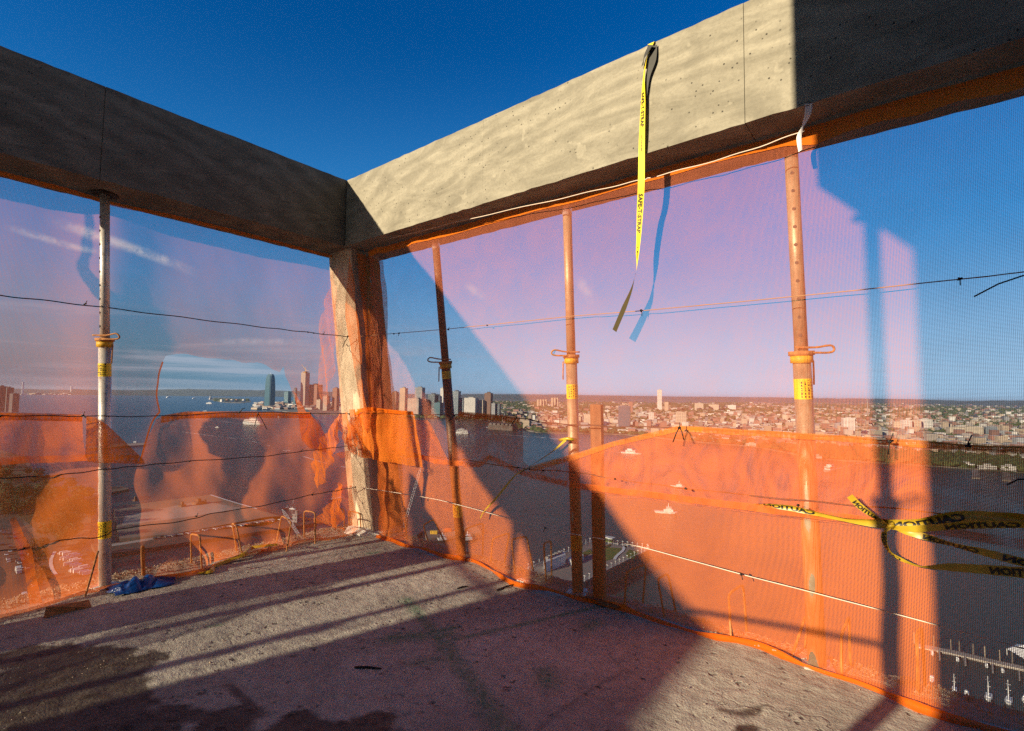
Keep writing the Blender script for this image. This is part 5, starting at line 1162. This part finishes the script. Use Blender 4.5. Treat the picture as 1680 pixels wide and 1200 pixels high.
# big pier with a pale deck
slab_px('pier', ((186, 832), (345, 812), (428, 838), (470, 850), (440, 862), (196, 884)), SZ+3, 'deck_wood', 3.5, 'broad flat pier with a pale paved deck beyond the left netting', 'pier')
slab_px('deck', ((205, 846), (330, 822), (398, 834), (300, 850), (200, 862)), SZ+3.1, 'paving', .1)
strip_px('kerb', [(345, 812), (380, 823), (422, 835)], 1.1, SZ+3.6, 'paint_white')
for i, (a, b2, w_, h_) in enumerate(((294, 833, 10, 4), (318, 829, 16, 5), (333, 828, 7, 3), (219, 823, 6, 3))):
    tower(a, b2, w_, b2-h_, 'brown', 'low brown shed on the pale deck of the broad pier', 'facade', name='shed', cat='shed', group='sheds on the broad pier')
slab_px('pier', ((150, 893), (210, 889), (330, 868), (440, 848), (486, 846), (520, 858), (470, 866), (330, 886), (200, 906), (160, 912)), SZ+3, 'asphalt', 3.5, 'long road pier lined with parked cars in front of the broad pier', 'pier')
strip_px('path', [(170, 897), (330, 871), (450, 852)], 3.5, SZ+3.1, 'paving')
slab_px('pier', ((146, 732), (210, 728), (238, 727), (238, 730), (205, 732), (146, 736)), SZ+3, 'deck_wood', 3.5, 'thin dark pier far out in the bay behind the triangular flap', 'pier')
slab_px('breakwater', ((130, 813), (170, 800), (205, 798), (212, 803), (180, 808), (140, 818)), SZ+2, 'shore_land', 3, 'curved low breakwater left of the broad pier', 'breakwater')
p, k = spot(480, 838); tower(482, 858, 12, 844, 'grey', 'grey gatehouse at the end of the road pier', 'facade', name='gatehouse', cat='building')
# vehicles
def make_vehicle(kind, paint):
    t = bpy.data.objects.new(kind, None); COL.objects.link(t); t.empty_display_size = 1
    def prof(name, pts, w, mat):
        m = MB(); n = len(pts); m.v = [(x, -w/2, z) for x, z in pts]+[(x, w/2, z) for x, z in pts]; m.f = [tuple(range(n)), tuple(range(2*n-1, n-1, -1))]+[(i+n, (i+1) % n+n, (i+1) % n, i) for i in range(n)]
        return m.build(name, mat, t)
    if kind == 'parked_van':
        prof('body', [(-2.9, .4), (2.8, .4), (2.9, 1.1), (2.3, 1.35), (1.8, 2.45), (-2.85, 2.5)], 2.1, paint); prof('window', [(1.4, 1.45), (2.27, 1.4), (1.83, 2.2), (1.4, 2.2)], 2.14, 'glass_dark'); xs = (-1.9, 1.9)
    elif kind == 'box_truck':
        prof('cab', [(2.4, .5), (4.2, .5), (4.3, 1.4), (4.0, 2.4), (2.4, 2.5)], 2.2, paint); prof('cargo_box', [(-4, .8), (2.2, .8), (2.2, 3.5), (-4, 3.5)], 2.5, 'boat_white'); prof('window', [(3.2, 1.5), (4.25, 1.5), (4.05, 2.25), (3.2, 2.25)], 2.24, 'glass_dark'); xs = (-2.6, 3.2)
    else:
        prof('body', [(-2.2, .35), (2.2, .35), (2.25, .8), (1.2, .95), (-2.1, 1.0)], 1.8, paint); prof('window', [(-1.6, 1.0), (1.1, .97), (.5, 1.45), (-1.1, 1.45)], 1.6, 'glass_dark'); xs = (-1.35, 1.35)
    for x in xs:
        for sd_ in (-1, 1): m = MB().tube([(x, sd_*.75, .34), (x, sd_*1.0, .34)], .34, 10); m.build('wheel', 'car_black', t)
    return t
KN = {'parked_car': ['boat_white', 'car_black', 'roof_grey', 'boat_red'], 'parked_van': ['boat_white', 'boat_yellow'], 'box_truck': ['boat_white']}
protos = {}
def put_vehicle(kind, ci, px, py, ang, z, label, group):
    key = (kind, ci)
    if key not in protos: o = make_vehicle(kind, KN[kind][ci]); protos[key] = o
    else: o = copy_tree(protos[key])
    q = sea(px, py, z); o.location = (q[0], q[1], z+.01); o.rotation_euler = (0, 0, ang); tag(o, label, {'parked_car': 'car', 'parked_van': 'van', 'box_truck': 'truck'}[kind], group)
CN = ['white', 'black', 'grey', 'red']
a0 = screen_angle(110, 930, 20, 26)
for r_ in range(4):
    for c_ in range(6):
        k_ = 'parked_van' if (r_+c_) % 3 else 'parked_car'; px = 101+c_*5.0+r_*6.2; py = 909+r_*9.5+c_*1.1
        put_vehicle(k_, 0 if k_ == 'parked_van' else (c_ % 3), px, py, a0+1.57, Zg+.15, 'white van parked in the lot by the river' if k_ == 'parked_van' else '%s car parked in the lot by the river' % CN[c_ % 3], 'vans and cars in the riverside parking lot')
for i in range(44):
    f = rnd.random(); P_ = catmull([Vector((-60, 790, 0)), Vector((0, 860, 0)), Vector((30, 930, 0)), Vector((70, 1000, 0))], 10); j = min(int(f*(len(P_)-1)), len(P_)-2); q = P_[j]; d = P_[j+1]-P_[j]
    a = screen_angle(q.x, q.y, d.x, d.y); ci = rnd.choice([0, 0, 1, 2, 3]); put_vehicle('parked_car', ci, q.x+rnd.uniform(-14, 14), q.y+rnd.uniform(-5, 5), a, Zg+.07, '%s car on the riverside road at the lower left' % CN[ci], 'cars on the riverside road')
for i, (px, py, k_, lb) in enumerate(((50, 915, 'box_truck', 'white box truck on the riverside road, uppermost of the trucks'), (30, 940, 'box_truck', 'white box truck at the left picture edge on the road'), (60, 950, 'box_truck', 'largest white box truck beside the orange net fold'), (40, 981, 'parked_van', 'white van low on the riverside road near the slab edge'))):
    put_vehicle(k_, 0, px, py, screen_angle(px, py, 25, 50), Zg+.07, lb, None)
for i in range(26):
    f = i/25+rnd.uniform(-.01, .01); px = 255+f*220; py = 884-f*33+rnd.uniform(-1, 1); ci = rnd.choice([0, 1, 2, 3, 0]); put_vehicle('parked_car', ci, px, py, screen_angle(px, py, 10, -2)+1.57, SZ+3.02, '%s car parked on the road pier' % CN[ci], 'cars parked on the road pier')
# trees on the near bank
def make_tree(seed, H=11):
    rn = random.Random(seed); t = bpy.data.objects.new('tree', None); COL.objects.link(t)
    m = MB().tube([(0, 0, -.2), (.1, 0, H*.3), (0, .15, H*.6)], [.32, .24, .12], 6)
    for _ in range(4): a = rn.uniform(0, 6.28); m.tube([(0, 0, H*.35), (math.cos(a)*H*.2, math.sin(a)*H*.2, H*.6)], [.14, .05], 5)
    m.build('trunk', 'bark', t); m = MB()
    for _ in range(420):
        while True:
            v = Vector((rn.uniform(-1, 1), rn.uniform(-1, 1), rn.uniform(-1, 1)))
            if .35 < v.length < 1 and fbm(v.x*1.8+seed, v.y*1.8, v.z*1.8, 2) > -.15: break
        c = Vector((v.x*H*.40, v.y*H*.40, H*.64+v.z*H*.36)); r = rn.uniform(.35, .8); a = Vector((rn.uniform(-1, 1), rn.uniform(-1, 1), rn.uniform(-.6, .6))).normalized(); b2 = a.orthogonal().normalized(); m.quad_uv([c-a*r, c+b2*r*.8, c+a*r, c-b2*r*.7+Vector((0, 0, -.3))])
    m.build('crown', 'leaves', t); return t
trees = [make_tree(i, 10+i*1.5) for i in range(4)]; used = set()
spots = []
while len(spots) < 120:
    px = rnd.uniform(-40, 150); py = rnd.uniform(762, 905)
    lim = 765+max(0, px-20)*.42
    if py < lim or (px < 60 and py > 850) or (py > 855 and px > 128) or (88 < px < 160 and py > 896): continue
    spots.append((px, py))
spots += [(64, 955), (66, 968), (60, 940), (57, 925)]
for i, (px, py) in enumerate(spots):
    k = i % 4; o = trees[k] if k not in used else copy_tree(trees[k]); used.add(k); q = sea(px, py, Zg); o.location = (q[0], q[1], Zg); o.rotation_euler = (0, 0, rnd.uniform(0, 6.28)); s_ = rnd.uniform(.8, 1.35); o.scale = (s_, s_, s_*rnd.uniform(.85, 1.1)); tag(o, ('leafy green tree in the riverside park near the water edge' if py < 800 else 'leafy green tree beside the riverside road at the left picture edge' if px < 45 else 'leafy green tree between the park lawn and the parking lot'), 'tree', 'trees in the riverside park')
# -------------------------------------------------------------- pier with the roof lawn
Zr = SZ+11; RP = [P2(*q, Zr) for q in ((862, 936), (971, 889), (1066, 901), (930, 968))]
t = thing('pier_shed', (RP[0][0], RP[0][1], SZ), 'two storey pier building with a planted roof park behind the timber stud', 'building')
MB().prism([(x, y) for x, y in RP], SZ+1.5, Zr-.3).build('wall', 'deck_wood', t); MB().prism(RP, Zr-.298, Zr).build('roof', 'roof_grey', t)
for nm, pts in (('lawn', ((985, 905), (998, 898), (1019, 900), (1017, 908), (1005, 917), (990, 921), (984, 915))), ('lawn', ((1027, 908), (1032, 902), (1049, 906), (1040, 916), (1028, 915))), ('lawn', ((950, 910), (968, 901), (972, 906), (956, 914)))): MB().prism([P2(*q, Zr+.3) for q in pts], Zr, Zr+.3).build('lawn', 'lawn', t)
pts = catmull([Vector(sea(*p, Zr+.35)) for p in ((1024, 897), (1022, 903), (1012, 912), (1008, 918))], 5); m = MB()
for i in range(len(pts)-1): d = (pts[i+1]-pts[i]).normalized(); n = Vector((-d.y, d.x, 0))*1.0; m.quad_uv([pts[i]-n, pts[i+1]-n, pts[i+1]+n, pts[i]+n])
m.build('path', 'paint_white', t); m = MB().prism([P2(*q, Zr+.32) for q in ((968, 908), (1000, 893), (1004, 894), (975, 910))], Zr+.01, Zr+.32); m.build('planting_bed', 'leaves', t)
q0, q1, q2, q3 = [Vector((x, y, 0)) for x, y in (P2(895, 940, Zr), P2(928, 926, Zr), P2(922, 919, Zr), P2(892, 931, Zr))]
MB().prism([tuple(q.xy) for q in (q0, q1, q2, q3)], Zr, Zr+6.5).build('roof_house', 'boat_white', t)
m = MB()
for i in range(5): c = q0.lerp(q1, .15+i*.17).lerp(q3.lerp(q2, .15+i*.17), .5); m.box((c.x-1, c.y-1, Zr+6.5), (c.x+1, c.y+1, Zr+7.8))
m.build('roof_units', 'roof_grey', t); m = MB().prism([P2(*q, Zr+.6) for q in ((932, 923), (952, 914), (958, 918), (938, 928))], Zr, Zr+3.5); m.build('roof_house', 'boat_white', t)
c = sea(994, 888, Zr); MB().box((c[0]-3, c[1]-2, Zr), (c[0]+6, c[1]+2, Zr+3)).build('kiosk', 'lawn', t); MB().box((c[0]-3.5, c[1]-2.5, Zr+3), (c[0]+6.5, c[1]+2.5, Zr+3.5)).build('kiosk_roof', 'boat_white', t)
A, B, C_, D_ = [Vector((x, y, 0)) for x, y in RP]
def along(a, b2, n):
    for i in range(n): yield a.lerp(b2, (i+.5)/n)
d = (C_-D_).normalized(); nrm = Vector((d.y, -d.x, 0))
for i, c in enumerate(along(D_, C_, 22)):                           # tall windows of the long side
    for z0, z1 in ((SZ+2.3, SZ+5.4), (SZ+6.3, SZ+9.6)):
        m = MB(); a = c-d*1.15+nrm*.05; b2 = c+d*1.15+nrm*.05; a2 = c-d*1.15-nrm*.3; b3 = c+d*1.15-nrm*.3; m.hexa([(a.x, a.y, z0), (b2.x, b2.y, z0), (b3.x, b3.y, z0), (a2.x, a2.y, z0), (a.x, a.y, z1), (b2.x, b2.y, z1), (b3.x, b3.y, z1), (a2.x, a2.y, z1)]); m.build('window', 'glass_dark', t)
t = thing('railing', (A.x, A.y, Zr), 'pale railing with tall lamp posts round the roof park of the pier building', 'railing')
for e0, e1, n in ((A, B, 14), (B, C_, 12), (C_, D_, 20)):
    m = MB()
    for hz in (.5, 1.1): m.tube([(e0.x, e0.y, Zr+hz), (e1.x, e1.y, Zr+hz)], .07, 4)
    m.build('rail_pair', 'boat_white', t)
    for c in along(e0, e1, n):
        m = MB().tube([(c.x, c.y, Zr), (c.x, c.y, Zr+3.4)], .09, 5).tube([(c.x-.7, c.y, Zr+3.1), (c.x+.7, c.y, Zr+3.1)], .09, 4); m.build('post', 'boat_white', t)
# work boats moored behind the dark post
boat(722, 889, 34, 'tug', 'white and red work boat moored left of the dark shoring post', (10, -1), 'work_boat', 'boat', hullm='boat_dark', wid=.34)
boat(763, 889, 38, 'tug', 'dark hulled work boat with white deckhouse right of the dark shoring post', (10, -1), 'work_boat', 'boat', hullm='boat_dark', wid=.34)
for i, (px, py, mt, lb) in enumerate(((712, 876, 'boat_yellow', 'orange yellow container on the quay by the work boats'), (735, 872, 'boat_red', 'red container on the quay by the work boats'), (752, 874, 'boat_white', 'white container stack on the quay by the work boats'))):
    p = sea(px, py, SZ+2.2); m = MB().box((p[0]-3, p[1]-1.3, SZ+2.2), (p[0]+3, p[1]+1.3, SZ+4.9), .6)
    for kk in range(6): m.box((p[0]-2.8+kk*1.0, p[1]-1.4, SZ+2.3), (p[0]-2.6+kk*1.0, p[1]+1.4, SZ+4.8), .6, (p[0], p[1]))
    tag(m.build('cargo_container', mt), lb, 'container')
slab_px('quay', ((696, 872), (782, 862), (790, 874), (700, 884)), SZ+2.2, 'deck_wood', 3, 'low timber quay behind the work boats', 'quay')
# lattice crane booms on barges
def crane(foot, tip, label, barge_label, mat='boat_white', w=1.5):
    p = sea(*foot, SZ+3.5); D = depth_of(p); r_ = ray(*tip); q = CAM+r_*(D*1.02); a, b2 = Vector(p), Vector(q); t = thing('crawler_crane', a, label, 'crane'); ax = (b2-a).normalized(); u = ax.orthogonal().normalized(); v = ax.cross(u)
    n = 22; m = MB(); cor = [(1, 1), (-1, 1), (-1, -1), (1, -1)]
    def pt(f, c): ww = w*min(1, .35+f*6, .35+(1-f)*6)/2; return a.lerp(b2, f)+u*c[0]*ww+v*c[1]*ww
    for c in cor: m.tube([pt(i/n, c) for i in range(n+1)], .13, 4)
    m.build('chords', mat, t); m = MB()
    for i in range(n):
        for j in range(4): m.tube([pt(i/n, cor[j]), pt((i+1)/n, cor[(j+1) % 4])], .08, 3)
    o = m.build('lattice', mat, t); o['kind'] = 'stuff'
    x, y = a.x, a.y; MB().box((x-3, y-2.2, SZ+3.6), (x+3, y+2.2, SZ+6.4), .5).build('cab', 'boat_red', t); m = MB()
    for s_ in (-1, 1): m.box((x-3.6, y+s_*2.4-.5, SZ+2.4), (x+3.6, y+s_*2.4+.5, SZ+3.6), .5, (x, y))
    m.build('track_pair', 'car_black', t)
    MB().tube([a+Vector((-2, 1, 3)), a.lerp(b2, .0)+Vector((-3, 2, 9)), b2], .06, 4).build('pendant_line', 'car_black', t)
    m = MB().box((x-16, y-7, SZ-.5), (x+16, y+7, SZ+2.4), .5); m.box((x-15.6, y-6.6, SZ+2.4), (x-15, y+6.6, SZ+3.2), .5, (x, y)).box((x+15, y-6.6, SZ+2.4), (x+15.6, y+6.6, SZ+3.2), .5, (x, y)); tag(m.build('barge', 'boat_dark'), barge_label, 'barge')
crane((660, 872), (691, 766), 'white lattice crane boom rising behind the bunched net right of the column', 'dark barge under the crane right of the column')
crane((508, 905), (463, 836), 'white lattice crane boom leaning left, in front of the left lower netting', 'dark barge under the crane left of the column')
for i, (px, py) in enumerate(((470, 832), (545, 818), (556, 815))): boat(px, py+3, 14, 'tug', ('red and white work boat by the tip of the left crane boom', 'small work boat at the netting bunch, left one', 'small work boat at the netting bunch, right one')[i], (10, -1), 'work_boat', 'boat', hullm=('boat_red', 'boat_dark', 'boat_white')[i])
boat(480, 836, 10, 'sail', 'boat with a pale upright sail beside the left crane boom', (10, 1), 'sailboat')
# -------------------------------------------------------------- marina
slab_px('floating_dock', ((1505, 1056), (1560, 1066), (1620, 1080), (1750, 1108), (1750, 1114), (1620, 1086), (1560, 1072), (1505, 1061)), SZ+.8, 'paving', 1.0, 'pale floating dock with finger piers in the marina at the lower right', 'dock')
for i, (px, py) in enumerate(((1532, 1062), (1560, 1068), (1574, 1071), (1597, 1076), (1616, 1080), (1641, 1086), (1661, 1091), (1500, 1056), (1690, 1098))):
    q = sea(px, py, SZ); o = MB().tube([(q[0], q[1], SZ-1), (q[0], q[1], SZ+5.5)], .28, 8).build('mooring_pile', 'deck_wood'); tag(o, 'slim wooden mooring pile standing along the marina dock', 'pile', 'mooring piles along the dock')
for i, (px, py) in enumerate(((1541, 1075), (1583, 1084), (1628, 1096), (1672, 1108))):
    slab_px('finger_pier', ((px-2, py-7), (px+2, py-6), (px+3, py+6), (px-1, py+7)), SZ+.7, 'paving', .8, ('first', 'second', 'third', 'fourth')[i]+' short finger pier from the left end of the marina dock', 'dock')
MR = [(1530, 1074, 13, 'motor', 'small motorboat at the left end of the marina dock', (1, 6)), (1571, 1084, 13, 'motor', 'small motorboat second from the left end of the marina dock', (1, 6)), (1619, 1094, 13, 'motor', 'small motorboat by the tall mast at the dock', (1, 6)), (1645, 1102, 13, 'motor', 'small motorboat right of the tall mast at the dock', (1, 6)),
      (1529, 1116, 20, 'motor', 'large white motor cruiser at the left of the marina, below the dock', (-1, 7)), (1566, 1134, 20, 'sail', 'sailboat with a mast below the middle of the dock', (-1, 7)), (1586, 1140, 18, 'motor', 'white motorboat right of the cruiser near the slab edge', (-1, 7)), (1622, 1146, 26, 'sail', 'largest white sailboat with the tallest mast in the marina', (-1, 7)), (1655, 1152, 26, 'sail', 'sailboat with stays right of the largest sailboat', (-1, 7)), (1682, 1150, 22, 'motor', 'white boat cut by the right picture edge in the marina', (-1, 7))]
for px, py, w_, kd, lb, to in MR:
    a = screen_angle(px, py, to[0], to[1]); Lh = w_*depth_of(sea(px, py))/FPX*(1.15 if kd == 'motor' else 1.3); p = sea(px, py); dx = np.array([math.cos(a), math.sin(a), 0])*Lh
    t0_ = p-dx/2; 
    def _mk(px=px, py=py):
        pass
    # build along a world heading
    c = p[:2]
    old = sea
    n_ = boat(px, py, w_, kd, lb, (10, 0), 'moored_boat', 'boat', wid=.34)
    # turn it to lie end-on to the dock
    ang0 = math.atan2(*(sea(px+w_/2, py)-sea(px-w_/2, py))[:2][::-1]); n_.rotation_euler = (0, 0, a-ang0); s_ = 1.0; n_.scale = (s_, s_, s_)
q = [sea(*p, SZ+z) for p, z in (((1652, 1070), 1.5), ((1700, 1098), 1.5), ((1712, 1082), 1.5), ((1668, 1062), 1.5))]; t = thing('tent', q[0], 'white pitched tent on the dock at the right picture edge', 'tent')
c = sum(q)/4; m = MB(); m.v = [tuple(p+np.array([0, 0, 1.5])) for p in q]+[tuple(c+np.array([0, 0, 5.5]))]; m.f = [(0, 1, 4), (1, 2, 4), (2, 3, 4), (3, 0, 4), (3, 2, 1, 0)]; m.build('canopy', 'boat_white', t)
m = MB()
for p in q: m.tube([tuple(p-np.array([0, 0, 1.4])), tuple(p+np.array([0, 0, 1.5]))], .1, 5)
m.build('leg_set', 'boat_white', t)
# shore sheds on the far right bank
for i, (px, py, w_, h_) in enumerate(((1562, 765, 10, 5), (1585, 767, 22, 6), (1620, 771, 24, 7), (1655, 773, 20, 8), (1340, 753, 14, 5), (1207, 729, 30, 5), (1232, 732, 18, 4))):
    tower(px, py, w_, py-h_, 'white', 'long white boat shed low on the far waterfront', 'facade_slab', name='boat_shed', cat='shed', group='white sheds along the far waterfront', deep=.3)
for i, (px, py) in enumerate(((1600, 780), (1650, 784))): slab_px('pier', ((px-5, py-10), (px+6, py-9), (px+8, py+4), (px-6, py+3)), SZ+2, 'deck_wood', 3, ('left', 'right')[i]+' one of two short piers on the far waterfront at the right', 'pier')

# haze in the air over the harbour
hm = bpy.data.materials.new('haze'); hm.use_nodes = True; hn = hm.node_tree; hn.nodes.remove(hn.nodes['Principled BSDF']); pv = hn.nodes.new('ShaderNodeVolumePrincipled')
pv.inputs['Color'].default_value = (.62, .74, .9, 1); pv.inputs['Density'].default_value = 1.9e-5; pv.inputs['Anisotropy'].default_value = .2
hn.links.new(pv.outputs[0], hn.nodes['Material Output'].inputs['Volume']); M['haze'] = hm
tag(MB().box((-46000, -13000, SEA-10), (46000, 61000, 136)).build('haze', 'haze'), kind='stuff')
